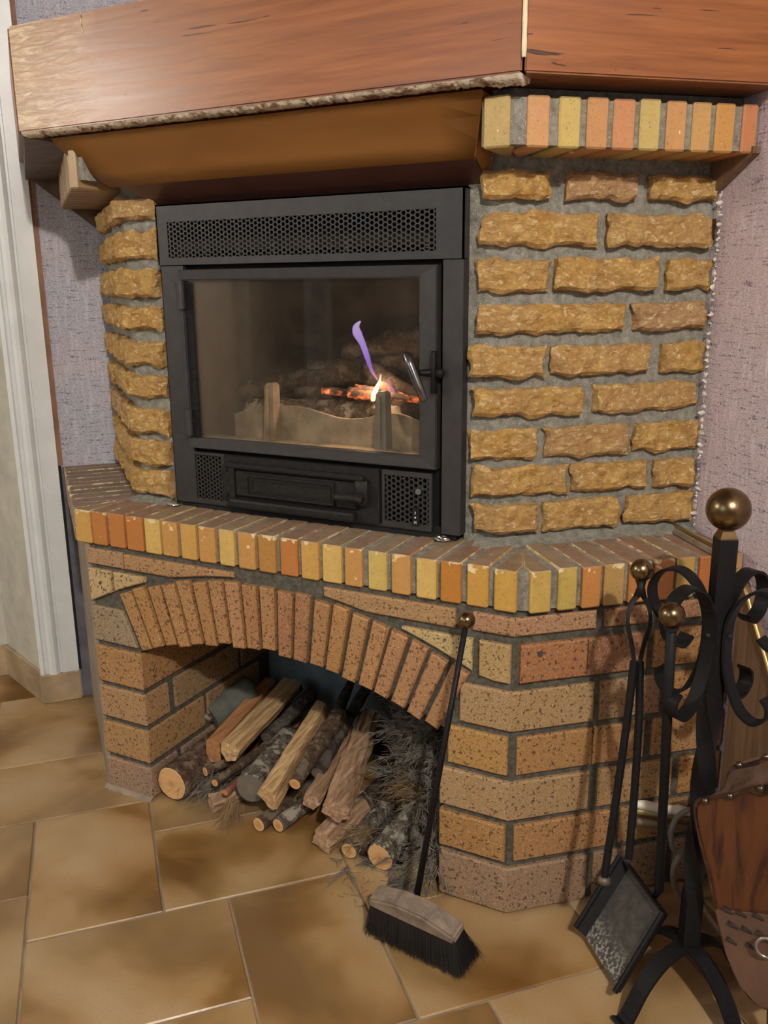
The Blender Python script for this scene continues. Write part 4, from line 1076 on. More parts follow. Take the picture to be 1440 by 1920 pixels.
def make_split(p0, p1, prof, label, mat=SPLIT1, twist=0, taper=1.0, seed=0, bend=0, name='split_log', amp=1):
    """split piece: polygon cross-section prof [(x,z)] in metres swept p0->p1"""
    p0, p1 = Vector(p0), Vector(p1); L = (p1-p0).length; ax = (p1-p0)/L; n = max(8, int(L/.018))
    sx = Vector((1, 0, 0)); sx = (sx-ax*sx.dot(ax)).normalized(); sz = sx.cross(ax); sz = sz if sz.z > 0 else -sz
    pr_ = []
    for i in range(len(prof)):
        a, b = Vector(prof[i]), Vector(prof[(i+1) % len(prof)])
        for k in range(4): pr_.append(a+(b-a)*k/4)
    bm = bmesh.new(); V = []
    for i in range(n+1):
        t = i/n; sc = 1+(taper-1)*t; an = twist*t; rg = []
        for j, q in enumerate(pr_):
            x, z = q.x*sc, q.y*sc; x, z = x*math.cos(an)-z*math.sin(an), x*math.sin(an)+z*math.cos(an)
            f = noise.noise(Vector((j*.9, seed*3.3, t*2.5)))*.0035*amp+noise.noise(Vector((j*1.7, seed, t*9)))*.0018*amp
            ln = math.hypot(x, z) or 1; e = noise.noise(Vector((j*.8, seed, 7)))*.006 if i in (0, n) else 0
            rg.append(bm.verts.new(ax*(L*t+e)+sx*(x+x/ln*f+bend*math.sin(t*PI))+sz*(z+z/ln*f)))
        V.append(rg)
    m = len(pr_)
    for i in range(n):
        for k in range(m): bm.faces.new((V[i][k], V[i][(k+1) % m], V[i+1][(k+1) % m], V[i+1][k]))
    bm.faces.new(V[0][::-1]); bm.faces.new(V[-1]); recalc(bm)
    o = link(name, bm, mat); o.location = p0; return tag(o, label, 'firewood')
def fp(u, v, y): return fy(u, v, y)
# inside the stove
yf = .12
make_log(fp(470, 770, .13), fp(760, 775, .15), .030, .030, 'mossy half-burnt log lying low across the stove', BARK2, CUTG, amp=.15, seed=21, bend=.0)
make_log(fp(455, 735, .20), fp(640, 700, .24), .022, .026, 'charred log at the left rear inside the stove', BARK3, CUTG, amp=.15, seed=22)
make_log(fp(560, 735, .16), fp(800, 765, .14), .018, .020, 'smouldering log with an orange edge beneath the flame', BARK3, CUTG, amp=.12, seed=23)
make_log(fp(690, 690, .20), fp(800, 755, .12), .020, .016, 'glowing charred branch leaning right inside the stove', BARK3, CUTG, amp=.12, seed=24)
make_log(fp(585, 700, .25), fp(775, 690, .27), .030, .034, 'black cracked log at the back inside the stove', BARK3, CUTG, amp=.18, seed=25)
make_log(fp(650, 665, .28), fp(800, 640, .30), .032, .036, 'topmost black log of the pile inside the stove', BARK3, CUTG, amp=.18, seed=26)
# embers (glow)
t = NT('glowing_ember'); P = t.pos(); e = t.ramp(t.noise(P, 70, 4), [(.45, (.02, .008, .004)), (.58, (.6, .10, .02)), (.72, (1, .42, .14))])
t.out((.06, .05, .045), .9); t.l(e, t.b.inputs['Emission Color']); t.b.inputs['Emission Strength'].default_value = 1.3; EMB = t.m
for i, (u0_, v0_, u1_, v1_, y, r) in enumerate(((655, 735, 700, 742, .105, .012), (712, 722, 755, 745, .11, .010), (735, 742, 785, 750, .10, .009), (605, 733, 640, 738, .115, .007), (668, 728, 706, 731, .12, .009))):
    rg, ax = log_mesh(fp(u0_, v0_, y), fp(u1_, v1_, y), r, r*.8, amp=.3, seg=10, seed=40+i); bm = bmesh.new(); V = [[bm.verts.new(p) for p in q_] for q_ in rg]
    for a in range(len(V)-1):
        for k in range(10): bm.faces.new((V[a][k], V[a][(k+1) % 10], V[a+1][(k+1) % 10], V[a+1][k]))
    bm.faces.new(V[0][::-1]); bm.faces.new(V[-1]); recalc(bm)
    lab = ['largest orange ember left of the flame foot', 'orange ember right behind the grey firedog', 'rightmost ember by the door handle', 'small ember at the tip of the smouldering log', 'ember directly under the flame behind the largest one'][i]
    tag(link('ember', bm, EMB, None, True), lab, 'ember', 'embers in the stove')
# flame: two tongues
FL = thing('flame', 'thin violet flame rising from an orange root inside the stove', 'flame')
def tongue(nm, pxs, y, mat):
    bm = bmesh.new(); pts = [fp(u, v, y) for u, v, w_ in pxs]; k_ = 4
    P = spline(pts, k_); W_ = []
    for i in range(len(pxs)-1):
        for j in range(k_): W_.append(pxs[i][2]+(pxs[i+1][2]-pxs[i][2])*j/k_)
    W_.append(pxs[-1][2]); tube(bm, P, [w_*.0011 for w_ in W_], 14, flat=.6); recalc(bm); return link(nm, bm, mat, FL, True)
zv0, zv1 = fp(705, 710, .11).z, fp(660, 605, .11).z
tongue('violet_tongue', [(708, 712, 2), (697, 695, 4.5), (688, 668, 8), (680, 645, 9), (670, 625, 13), (668, 612, 9), (676, 602, 2)], .115, m_flame('violet_flame', [(0, (.75, .35, .55)), (.25, (.35, .18, .85)), (.7, (.50, .35, .90)), (1, (.65, .45, .95))], .85, zv0, zv1, .12))
zo0, zo1 = fp(700, 752, .10).z, fp(712, 705, .10).z
tongue('orange_tongue', [(699, 752, 5), (701, 742, 9), (706, 728, 7), (712, 714, 3.5), (714, 702, 1)], .095, m_flame('orange_flame', [(0, (1, .62, .28)), (.5, (1, .85, .6)), (1, (1, .35, .25))], 2.6, zo0, zo1, .02))
tongue('blue_tongue', [(728, 712, 3), (733, 726, 4), (740, 738, 4), (744, 748, 2)], .10, m_flame('blue_flame', [(0, (.25, .25, 1)), (1, (1, .3, .35))], .8, zo0, zo1, .2))
l = bulb('fire_glow', fp(705, 715, .09), 1.3, (1, .60, .34), .02)

# firewood in the arched niche
BK = .30
make_log((fp(321, 1459, -.115).x, -.115, .046), (.03, .12, .050), .043, .045, 'thick brown log with sawn face at the left corner of the niche', BARK1, CUT, amp=.05, seed=1)
make_split(fp(399, 1408, -.02), fp(505, 1290, .30), [(-.016, -.032), (.020, -.034), (.020, .024), (-.006, .034), (-.018, .022)], 'reddish split log beside the pale one at the upper left of the pile', SPLIT3, seed=2)
make_split(fp(432, 1408, -.05), fp(548, 1285, .28), [(-.026, -.008), (-.012, -.030), (.012, -.022), (.026, .006), (.010, .020), (-.022, .018)], 'pale broad split log at the upper left of the pile', SPLIT1, seed=3, taper=1.05)
make_log(fp(403, 1468, -.10), fp(540, 1365, .20), .009, .014, 'thin dark branch with a tan cut end under the pale broad split log', BARK1, CUT, amp=.08, seed=4, bend=.004)
make_log(fp(423, 1487, -.11), fp(520, 1400, .10), .007, .010, 'thin reddish stick in front of the thick grey-faced log', plain('red_bark', (.22, .07, .04), .7, var=.4), m_cut('red_cut', (.40, .17, .06), (.45, .2, .08)), amp=.06, seed=5)
make_split((fp(392, 1500, -.11).x, -.105, .022), (.20, .03, .022), [(-.016, -.018), (.014, -.019), (.018, .006), (.002, .020), (-.012, .010)], 'short chunk of bark-edged wood on the floor at the left', SPLIT2, seed=6, amp=2)
make_log(fp(470, 1478, -.09), fp(545, 1385, .14), .036, .036, 'thick log with a weathered grey face behind the long pale split log', BARK2, CUTG, amp=.06, seed=7)
make_split(fp(505, 1495, -.13), fp(606, 1325, .19), [(-.030, .004), (.002, -.036), (.016, -.026), (.012, .014), (-.016, .022)], 'long pale split log lying in the middle of the pile', SPLIT1, seed=8, taper=.82)
make_log((fp(487, 1536, -.12).x, -.125, .0185), (.315, .12, .02), .0165, .017, 'small round branch on the floor below the long pale split log', BARK1, CUT, amp=.05, seed=9)
make_log((fp(518, 1528, -.12).x, -.115, .024), (.365, .14, .035), .0155, .020, 'knobbly whitish-barked branch right of the small round one', BARK2, CUT, amp=.16, seed=10)
make_log(fp(553, 1470, -.10), fp(640, 1340, .16), .0135, .024, 'bark-covered branch with a pale round end right of the long pale split log', BARK1, CUT, amp=.12, seed=11, bend=-.006)
make_log(fp(620, 1365, .12), fp(660, 1275, .31), .020, .010, 'dark crooked branch reaching up to the back wall under the arch', BARK3, CUTG, amp=.08, seed=12)
make_log(fp(595, 1450, -.01), fp(690, 1285, .30), .016, .014, 'dark knobbly branch between the crooked one and the pinkish split logs', BARK3, CUTG, amp=.16, seed=13)
make_split(fp(583, 1500, -.085), fp(665, 1370, .20), [(-.022, -.014), (.006, -.024), (.020, -.008), (.016, .012), (-.012, .016)], 'narrow pinkish split log behind the large pinkish one', SPLIT2, seed=14)
make_split(fp(632, 1520, -.115), fp(695, 1345, .23), [(-.034, -.006), (-.004, -.030), (.026, -.020), (.022, .012), (-.006, .028), (-.026, .016)], 'large ragged pinkish split log right of the centre of the pile', SPLIT2, seed=15, twist=.2, amp=1.7)
make_split((fp(608, 1575, -.12).x, -.125, .030), (.475, .08, .028), [(-.030, -.016), (.014, -.028), (.026, .0), (.006, .024), (-.022, .018)], 'rough pink chunk on the floor under the large pinkish split log', SPLIT2, seed=16, amp=2)
make_log((fp(654, 1583, -.12).x, -.12, .021), (.510, .10, .035), .0185, .021, 'grey branch with a sawn end between the pink chunk and the birch log', BARK2, CUT, amp=.12, seed=17)
make_log((fp(714, 1583, -.12).x, -.125, .0325), (.600, .07, .050), .031, .031, 'pale-barked birch log with sawn face at the front right of the pile', BARK2, CUT, amp=.05, seed=18)
make_log(fp(395, 1345, .10), fp(470, 1290, .22), .036, .036, 'lichen-grey log lying against the back left of the niche', plain('lichen_bark', (.11, .12, .10), .9, var=.5, bump=.8, bs=60), CUTG, amp=.06, seed=19)
make_log(fp(357, 1328, .04), fp(400, 1350, .10), .007, .008, 'short stub of twig poking out at the upper left of the pile', BARK2, CUT, amp=.1, seed=20)
make_log(fp(440, 1390, .10), fp(560, 1285, .30), .016, .018, 'dark branch behind the pale broad split log', BARK3, CUTG, amp=.12, seed=31)
make_log(fp(500, 1385, .10), fp(585, 1300, .29), .018, .018, 'dark scaly branch left of the long pale split log', BARK3, CUTG, amp=.15, seed=32)
make_log(fp(665, 1330, .24), fp(695, 1262, .355), .010, .009, 'black stick standing against the back wall beside the crooked branch', BARK3, CUTG, amp=.06, seed=33)
make_log(fp(362, 1435, -.06), fp(420, 1400, .05), .008, .012, 'small hooked stick above the thick brown corner log', BARK1, CUT, amp=.15, seed=34)
make_log(fp(385, 1447, -.07), fp(452, 1420, .02), .011, .010, 'stubby stick under the reddish split log', BARK1, CUT, amp=.15, seed=35)
make_log((.15, .02, .030), (.17, .28, .032), .026, .028, 'dark log at the bottom of the pile behind the grey-faced log', BARK3, CUTG, seed=36)
make_log((.33, .02, .030), (.36, .28, .032), .026, .028, 'dark log at the bottom of the pile behind the small round branch', BARK3, CUTG, seed=37)
make_log((.47, .02, .033), (.49, .30, .035), .028, .030, 'dark log at the bottom of the pile behind the rough pink chunk', BARK3, CUTG, seed=38)

# dry needle brushwood
def needles(nm, n, fn, label, mat=TWIG, L=(.02, .05), r=.0007):
    verts, faces = [], []; R = random.Random(11+n)
    for i in range(n):
        P, D = fn(R); D = Vector(D).normalized(); ln = R.uniform(*L); C2 = Vector((R.uniform(-1, 1), R.uniform(-1, 1), R.uniform(-1, .4)))*.35
        w_ = D.cross(Vector((R.uniform(-1, 1), R.uniform(-1, 1), R.uniform(-1, 1)))).normalized()*r*R.uniform(.7, 1.5); w2 = D.cross(w_).normalized()*w_.length
        b0 = len(verts)
        for k in range(4):
            t_ = k/3; q_ = P+D*ln*t_+C2*ln*t_*t_; q_.z = max(q_.z, .0015); sc = 1-.7*t_
            verts += [tuple(q_+w_*sc), tuple(q_-w_*.5*sc+w2*.87*sc), tuple(q_-w_*.5*sc-w2*.87*sc)]
        for k in range(3):
            for j in range(3):
                a, b = b0+k*3+j, b0+k*3+(j+1) % 3; faces.append((a, b, b+3, a+3))
    me = bpy.data.meshes.new(nm); me.from_pydata(verts, [], faces); me.update()
    o = link(nm, me, mat); tag(o, label, 'twigs', kind='stuff'); return o
def heap_top(x, y):
    edge = .585-.085*max(0, min(1, y/.08))+.075*max(0, min(1, (-.0-y)/.05))
    a = max(0, min(1, (x-edge)/.05)); b = max(0, min(1, (y+.125)/.17))
    if x > .66: b = max(0, min(1, (y+.15)/.19))
    return .012+.250*a**.6*b**.75
def sprigs(n_, nd, R, area, top, mats):
    out_ = []
    for i in range(n_):
        x, y = R.uniform(*area[0]), R.uniform(*area[1]); tp = top(x, y); z = tp-abs(R.gauss(0, .018))
        if tp < .02 and R.random() < .8: continue
        az = R.uniform(0, 2*PI); el = R.gauss(-.15, .5); D = Vector((math.cos(az)*math.cos(el), math.sin(az)*math.cos(el)-.25, math.sin(el)))
        D.normalize(); L = R.uniform(.03, .075); B = Vector((R.gauss(0, .4), R.gauss(0, .4), R.gauss(0, .3)))
        for k in range(nd):
            t_ = R.random(); P = Vector((x, y, z))+D*L*t_+B*L*t_*t_; a_ = R.uniform(0, 2*PI)
            s1 = D.orthogonal().normalized(); s2 = D.cross(s1)
            ND = D+B*t_*.8+(s1*math.cos(a_)+s2*math.sin(a_))*R.uniform(.25, .6)
            out_.append((P, ND))
    return out_
RS = random.Random(9)
SP = sprigs(1000, 24, RS, ((.50, .705), (-.14, .30)), heap_top, None)
it_ = iter(SP)
needles('needle_brushwood', len(SP), lambda R: next(it_), 'tangled heap of dry dark needle twigs at the right of the niche', L=(.012, .034), r=.0010)
bm = bmesh.new(); NX, NY = 22, 30; GR = []
for i in range(NX+1):
    row = []
    for j in range(NY+1):
        x, y = .505+.208*i/NX, -.10+.40*j/NY; z = max(.002, heap_top(x, y)-.030+.012*fbm((x, y, 0), 30, 3)); row.append(bm.verts.new((x, y, z)))
    GR.append(row)
for i in range(NX):
    for j in range(NY): bm.faces.new((GR[i][j], GR[i+1][j], GR[i+1][j+1], GR[i][j+1]))
recalc(bm); link('heap_core', bm, plain('dark_twig_core', (.022, .019, .015), 1, var=.6), bpy.data.objects['needle_brushwood'])
def clump(cx_, cy_, cz_, sp, dirv, ):
    def f(R): return Vector((cx_+R.gauss(0, sp), cy_+R.gauss(0, sp), max(.002, cz_+R.gauss(0, sp*.6)))), (dirv[0]+R.gauss(0, .35), dirv[1]+R.gauss(0, .35), dirv[2]+R.gauss(0, .3))
    return f
BTW = plain('brown_needles', (.20, .125, .06), .9, var=.4)
needles('needle_sprig', 160, clump(fp(430, 1500, -.12).x, -.115, .035, .010, (.2, -1, -1)), 'brown sprig of needles hanging in front of the short chunk of wood', BTW, (.02, .06))
needles('needle_sprig', 420, clump(fp(395, 1455, -.05).x, -.04, .035, .028, (-.2, -.8, -.3)), 'dark sprig of needles between the thick corner log and the thin branch', TWIG, (.02, .05))
needles('needle_sprig', 110, clump(.53, -.09, .05, .018, (-.6, -.8, -.1)), 'brown sprig of needles lying on the grey branch', BTW, (.02, .045))
needles('needle_sprig', 300, clump(.685, -.11, .045, .014, (-.5, -1, -.3)), 'pale tips of needle twigs right of the birch log', plain('pale_needles', (.25, .20, .13), .9, var=.3), (.02, .045))
needles('needle_sprig', 380, clump(.60, -.0, .13, .02, (-.3, -.8, .2)), 'rusty brown sprig in the middle of the needle heap', BTW, (.02, .045))
needles('fallen_needles', 60, lambda R: (Vector((R.uniform(.48, .70), R.uniform(-.24, -.14), .002)), (R.uniform(-1, 1), R.uniform(-1, 1), 0)), 'scattered dry needles on the floor in front of the birch log', BTW, (.01, .03))

# ================================================================ HEARTH BRUSH
BR = thing('hearth_brush', 'long-handled hearth brush with brass ball leaning against the brick base', 'brush')
bt = Vector((.792, -.190, .607)); bt = at(875, 1163, (bt-CAM).dot(FW)); bb = fl(780, 1688, .098)
bm = bmesh.new(); tube(bm, [bt, bt+(bb-bt)*.5, bb], [.0052, .0056, .0062], 12); recalc(bm); link('rod', bm, IRON, BR, True)
bm = bmesh.new(); ball(bm, bt, .0152, 28); recalc(bm); link('ball_knob', bm, BRASS, BR, True)
bm = bmesh.new(); tube(bm, [bb-(bb-bt).normalized()*.003, bb+(bb-bt).normalized()*.004], .012, 20); recalc(bm); link('collar', bm, CAST, BR)
BL_, BRt = fl(702, 1676, .088), fl(860, 1748, .088)
axb = (BRt-BL_).normalized(); upb = Vector((0, -.25, 1)).normalized(); upb = (upb-axb*upb.dot(axb)).normalized(); nb_ = axb.cross(upb)
Lb = (BRt-BL_).length; ctr = (BL_+BRt)/2
bm = bmesh.new()
outl = [(-.5, -.012), (.5, -.012), (.515, -.002), (.49, .006), (.16, .024), (-.14, .024), (-.49, .008), (-.515, -.002)]
f_ = [ctr+axb*a*Lb+upb*z-nb_*.020 for a, z in outl]; prism_pts(bm, f_, nb_*.040)
bmesh.ops.bevel(bm, geom=list(bm.edges), offset=.004, segments=2, affect='EDGES'); recalc(bm)
link('brush_head', bm, m_wood('worn_grey_brown_wood', (.15, .115, .085), (.27, .21, .16), (30, 30, 30), .7, .5), BR)
R = random.Random(5); verts, faces = [], []
for i in range(7500):
    a = R.uniform(-.5, .5); b = R.uniform(-1, 1)*.017; P = ctr+axb*a*Lb+nb_*b-upb*.010
    D = (-upb+axb*(a*.30+R.gauss(0, .05))+nb_*(b*14+R.gauss(0, .07))).normalized(); tgt = .002+R.random()*.006
    ln = min(.095, max(.03, (P.z-tgt)/max(.2, -D.z)))*R.uniform(.93, 1.0)
    w_ = axb*.0006; b0 = len(verts)
    for k in range(4):
        t_ = k/3; q_ = P+D*ln*t_+axb*.006*a*t_*t_; q_.z = max(q_.z, .001); sc = 1-.5*t_
        verts += [tuple(q_+w_*sc), tuple(q_-w_*.5*sc+nb_*.0005*sc), tuple(q_-w_*.5*sc-nb_*.0005*sc)]
    for k in range(3):
        for j in range(3):
            a_, c_ = b0+k*3+j, b0+k*3+(j+1) % 3; faces.append((a_, c_, c_+3, a_+3))
me = bpy.data.meshes.new('bristles'); me.from_pydata(verts, [], faces); me.update()
o = link('bristles', me, plain('black_bristle', (.010, .010, .011), .6, var=.3), BR); o['kind'] = 'stuff'

# ================================================================ TOOL STAND
PX, PY = 1.200, -.190
TS = thing('tool_stand', 'black wrought-iron fireplace tool stand with scroll hooks and brass ball top', 'stand')
bp_ = at(1366, 955, (Vector((PX, PY, .86))-CAM).dot(FW)); PX, PY = bp_.x, bp_.y; ZBALL = bp_.z
bm = bmesh.new(); ball(bm, bp_, .0318, 40); recalc(bm); link('ball_finial', bm, BRASS, TS, True)
bm = bmesh.new(); zt_ = ZBALL-.030
for (z0, z1, h0, h1) in ((zt_-.022, zt_-.012, .0130, .0130), (zt_-.012, zt_+.004, .0130, .0068)):
    vs0 = [bm.verts.new((PX+a*h0, PY+b*h0, z0)) for a, b in ((-1, -1), (1, -1), (1, 1), (-1, 1))]; vs1 = [bm.verts.new((PX+a*h1, PY+b*h1, z1)) for a, b in ((-1, -1), (1, -1), (1, 1), (-1, 1))]
    for k in range(4): bm.faces.new((vs0[k], vs0[(k+1) % 4], vs1[(k+1) % 4], vs1[k]))
    bm.faces.new(vs1); bm.faces.new(vs0[::-1])
rotz = Matrix.Translation((PX, PY, 0)) @ Matrix.Rotation(math.radians(28), 4, 'Z') @ Matrix.Translation((-PX, -PY, 0))
for v in bm.verts: v.co = rotz @ v.co
recalc(bm); link('collar', bm, BRASS, TS)
bm = bmesh.new(); pts, tws = [], []
ZR = .665
V = []; zz = zt_-.014
levels = []
while zz > .105:
    t_ = 0
    if zz < .56 and zz > .20: t_ = (.56-zz)/.36*PI*1.5
    elif zz <= .20: t_ = PI*1.5
    levels.append((zz, t_)); zz -= .0025 if zz < .565 else .02
levels.append((.100, PI*1.5))
hb = .0135
for z, t_ in levels:
    a0_ = math.radians(28)+t_
    V.append([bm.verts.new((PX+math.cos(a0_+PI/4+k*PI/2)*hb*1.414, PY+math.sin(a0_+PI/4+k*PI/2)*hb*1.414, z)) for k in range(4)])
for i in range(len(V)-1):
    for k in range(4): bm.faces.new((V[i][k], V[i+1][k], V[i+1][(k+1) % 4], V[i][(k+1) % 4]))
bm.faces.new(V[0]); bm.faces.new(V[-1][::-1]); recalc(bm); link('post', bm, IRON, TS)
prof = [(.062, -.075), (.074, -.082), (.088, -.096), (.086, -.112), (.070, -.124), (.048, -.118), (.030, -.090), (.018, -.045), (.016, 0), (.022, .040), (.042, .072), (.072, .086), (.102, .074), (.116, .046), (.108, .016), (.086, .002), (.066, .010), (.058, .026)]
prof = [(.080, -.078), (.090, -.090), (.088, -.108), (.070, -.122), (.048, -.112), (.032, -.085), (.020, -.045), (.017, 0), (.022, .036), (.040, .068), (.068, .084), (.098, .074), (.114, .046), (.106, .014), (.084, .000), (.066, .012)]
for az in (158, 238, 62, 338):
    a = math.radians(az); d = Vector((math.cos(a), math.sin(a), 0)); wd = Vector((-d.y, d.x, 0))
    bm = bmesh.new(); strip(bm, [Vector((PX, PY, ZR+z))+d*r for r, z in [tuple(q_[:2]) for q_ in spline([(x, z, 0) for x, z in prof], 5)]], wd, .023, .0045)
    recalc(bm); link('scroll_hook', bm, IRON, TS, False)
    bm = bmesh.new(); ball(bm, Vector((PX, PY, ZR))+d*.020, .0045, 12); recalc(bm); link('rivet', bm, CAST, TS, True)
for az in (232, 322, 52, 142):
    a = math.radians(az); d = Vector((math.cos(a), math.sin(a), 0)); wd = Vector((-d.y, d.x, 0))
    pf = [(.004, .108), (.030, .106), (.062, .090), (.092, .060), (.115, .022), (.128, .004), (.142, .010)]
    bm = bmesh.new(); strip(bm, [Vector((PX, PY, z))+d*r for r, z in [tuple(q_[:2]) for q_ in spline([(x, z, 0) for x, z in pf], 5)]], wd, .028, .006)
    recalc(bm); link('leg', bm, IRON, TS)

# shovel
SH = thing('ash_shovel', 'small black ash shovel with brass ball hanging on the front scroll hook', 'shovel')
sb = at(1260, 1153, (Vector((1.147, -.30, .725))-CAM).dot(FW)); se = fl(1236, 1667, .155)
bm = bmesh.new(); tube(bm, [sb, sb+(se-sb)*.5, se, se+Vector((-.006, -.004, -.016))], [.0075, .0075, .0078, .004], 14); recalc(bm); link('rod', bm, IRON, SH, True)
bm = bmesh.new(); ball(bm, sb, .0185, 30); recalc(bm); link('ball_knob', bm, BRASS, SH, True)
bm = bmesh.new(); dsh = (se-sb).normalized(); tube(bm, [sb+dsh*.016, sb+dsh*.022], .011, 16); recalc(bm); link('collar', bm, CAST, SH)
fa, fb_, ba, bb_ = fl(1098, 1757, .022), fl(1160, 1858, .022), fl(1183, 1622, .135), fl(1250, 1712, .135)
nrm = (fb_-fa).cross(ba-fa).normalized(); nrm = nrm if nrm.z > 0 else -nrm
PANM = NT('scuffed_shovel_steel'); Pp = PANM.pos(); cz_ = PANM.ramp(PANM.noise(Pp, 60, 5), [(.35, (.060, .060, .058)), (.7, (.11, .108, .10))])
z_ = PANM.n('ShaderNodeSeparateXYZ'); PANM.l(Pp, z_.inputs[0]); wear = PANM.math('MULTIPLY', PANM.ramp(z_.outputs[2], [(.035, 1), (.065, 0)]), PANM.ramp(PANM.noise(Pp, 160, 3), [(.48, 0), (.58, 1)]))
PANM.out(PANM.mix(wear, cz_, (.40, .39, .36)), .5, None, .5)
bm = bmesh.new(); prism_pts(bm, [fa, fb_, bb_, ba], -nrm*.002); recalc(bm); link('pan', bm, PANM.m, SH)
for (p, q_, sgn) in ((fa, ba, -1), (fb_, bb_, 1)):
    side = (fb_-fa).normalized()*sgn; pts = [p+side*.001, q_+side*.001]
    bm = bmesh.new(); A_ = [p-nrm*.002, q_-nrm*.002, q_+side*.012+nrm*.022, p+side*.012+nrm*.020]; prism_pts(bm, A_, side*.003)
    tube(bm, [p+side*.013+nrm*.019, q_+side*.013+nrm*.021], .005, 8)
    recalc(bm); link('pan_side', bm, IRON, SH)
bm = bmesh.new(); prism_pts(bm, [ba-nrm*.002, bb_-nrm*.002, bb_+nrm*.020, ba+nrm*.020], (bb_-ba).cross(nrm).normalized()*.003); recalc(bm); link('pan_back', bm, IRON, SH)

# tongs
TG = thing('fire_tongs', 'black fire tongs with brass ball hanging on the left scroll hook', 'tongs')
tb = at(1203, 1069, 1.365)
dT = lambda u, v, d: at(u, v, d)
bm = bmesh.new(); ball(bm, tb, .0178, 28); recalc(bm); link('ball_knob', bm, BRASS, TG, True)
bm = bmesh.new(); nk = dT(1202, 1100, 1.365); tube(bm, [tb-Vector((0, 0, .015)), nk, dT(1200, 1118, 1.365)], [.009, .006, .010], 12); recalc(bm); link('neck', bm, IRON, TG, True)
wdT = Vector((.2, -1, 0)).normalized()
L_ = spline([dT(1198, 1114, 1.365), dT(1182, 1135, 1.365), dT(1177, 1170, 1.365), dT(1184, 1205, 1.37), dT(1189, 1240, 1.372)], 5)
R_ = spline([dT(1204, 1114, 1.375), dT(1217, 1138, 1.375), dT(1219, 1170, 1.375), dT(1208, 1205, 1.378), dT(1200, 1240, 1.38)], 5)
for P_, low, end in ((L_, [(1176, 1350), (1155, 1500), (1136, 1625), (1133, 1650)], 1), (R_, [(1198, 1350), (1190, 1480), (1180, 1595), (1178, 1612)], 0)):
    bm = bmesh.new(); strip(bm, P_, wdT, .014, .006)
    pts = [P_[-1]]+[dT(u, v, 1.375+(v-1240)/400*.045) for u, v in low]
    tube(bm, spline(pts, 4), .0064, 10); recalc(bm); ob = link('arm', bm, IRON, TG)
    bm = bmesh.new(); ball(bm, pts[-1], .0105 if end else .007, 16, .8); recalc(bm); link('grip_tip', bm, CAST if not end else plain('worn_grip', (.16, .13, .10), .5, .4), TG, True)

# ================================================================ BELLOWS
BW = thing('bellows', 'wooden fireplace bellows with tan leather sides standing at the right edge', 'bellows')
nB = Vector((.34, .94, .06)).normalized(); p00 = at(1305, 1503, 1.335); dB = nB.dot(p00)
bpx = [(1440, 1472), (1372, 1487), (1318, 1497), (1305, 1507), (1304, 1530), (1314, 1580), (1331, 1645), (1346, 1720), (1362, 1785), (1388, 1845), (1425, 1885), (1465, 1890), (1500, 1860), (1530, 1790), (1555, 1680), (1572, 1560), (1566, 1500), (1535, 1466), (1490, 1462)]
outl = [bp(u, v, nB, dB) for u, v in bpx]; ZMAX, ZMIN = max(p.z for p in outl), min(p.z for p in outl)
cen = sum(outl, Vector())/len(outl); gap = lambda p: .012+.078*max(0, (p.z-ZMIN)/(ZMAX-ZMIN))**1.1
bk = lambda p, e=0: p+nB*(gap(p)+e)+Vector((.012, 0, .030*(p.z-ZMIN)/(ZMAX-ZMIN)))
WB = NT('striped_bellows_wood'); o_ = WB.objc(); g = WB.noise(WB.map(o_, (28, 28, 3)), 1, 6, .6, 1.3)
WB.out(WB.ramp(g, [(.33, (.010, .003, .002)), (.43, (.045, .013, .006)), (.55, (.10, .034, .011)), (.75, (.06, .018, .007))]), .45, WB.bump(g, .1, .001))  # stripes darkened to carry the shade the bellows stand in
LEA = NT('tan_leather'); Pl = LEA.pos(); g = LEA.noise(Pl, 18, 5, .6, .8); LEA.out(LEA.ramp(g, [(.3, (.15, .082, .055)), (.7, (.30, .19, .135))]), .6, LEA.bump(LEA.noise(Pl, 30, 5, .6, 1.0), .6, .006))
bm = bmesh.new(); prism_pts(bm, outl, nB*.010)
bmesh.ops.bevel(bm, geom=list(bm.edges), offset=.003, segments=1, affect='EDGES'); recalc(bm); link('front_board', bm, WB.m, BW)
bm = bmesh.new(); prism_pts(bm, [bk(p) for p in outl], nB*.010); bmesh.ops.bevel(bm, geom=list(bm.edges), offset=.003, segments=1, affect='EDGES'); recalc(bm); link('back_board', bm, WB.m, BW)
PF = spline(outl+[outl[0]], 4)
grow = lambda p, d: p+(p-cen).normalized()*d
bm = bmesh.new(); V = []
for i, p in enumerate(PF):
    f0 = grow(p, .002); k0 = bk(grow(p, .002), .010); o3 = (p-cen).normalized(); row = []; hk = max(0, (p.z-ZMIN)/(ZMAX-ZMIN))
    for k in range(9):
        t_ = k/8; sag = -.020*math.sin(t_*PI)*hk*(1+.8*fbm((i*.30, t_*2, 0), 1, 3)); row.append(bm.verts.new(f0+(k0-f0)*t_+o3*sag))
    V.append(row)
for i in range(len(V)-1):
    for k in range(8): bm.faces.new((V[i][k], V[i+1][k], V[i+1][k+1], V[i][k+1]))
bmesh.ops.solidify(bm, geom=list(bm.faces), thickness=.0015); recalc(bm); link('leather_side', bm, LEA.m, BW, True)
bm = bmesh.new(); V = []
for p in PF:
    w_ = .016 if p.z > ZMAX-.05 else .0035
    V.append((bm.verts.new(grow(p, .0025)-nB*.0015), bm.verts.new(grow(p, -w_)-nB*.003)))
for i in range(len(V)-1): bm.faces.new((V[i][0], V[i+1][0], V[i+1][1], V[i][1]))
bmesh.ops.solidify(bm, geom=list(bm.faces), thickness=.0018); recalc(bm); link('leather_hem', bm, LEA.m, BW, True)
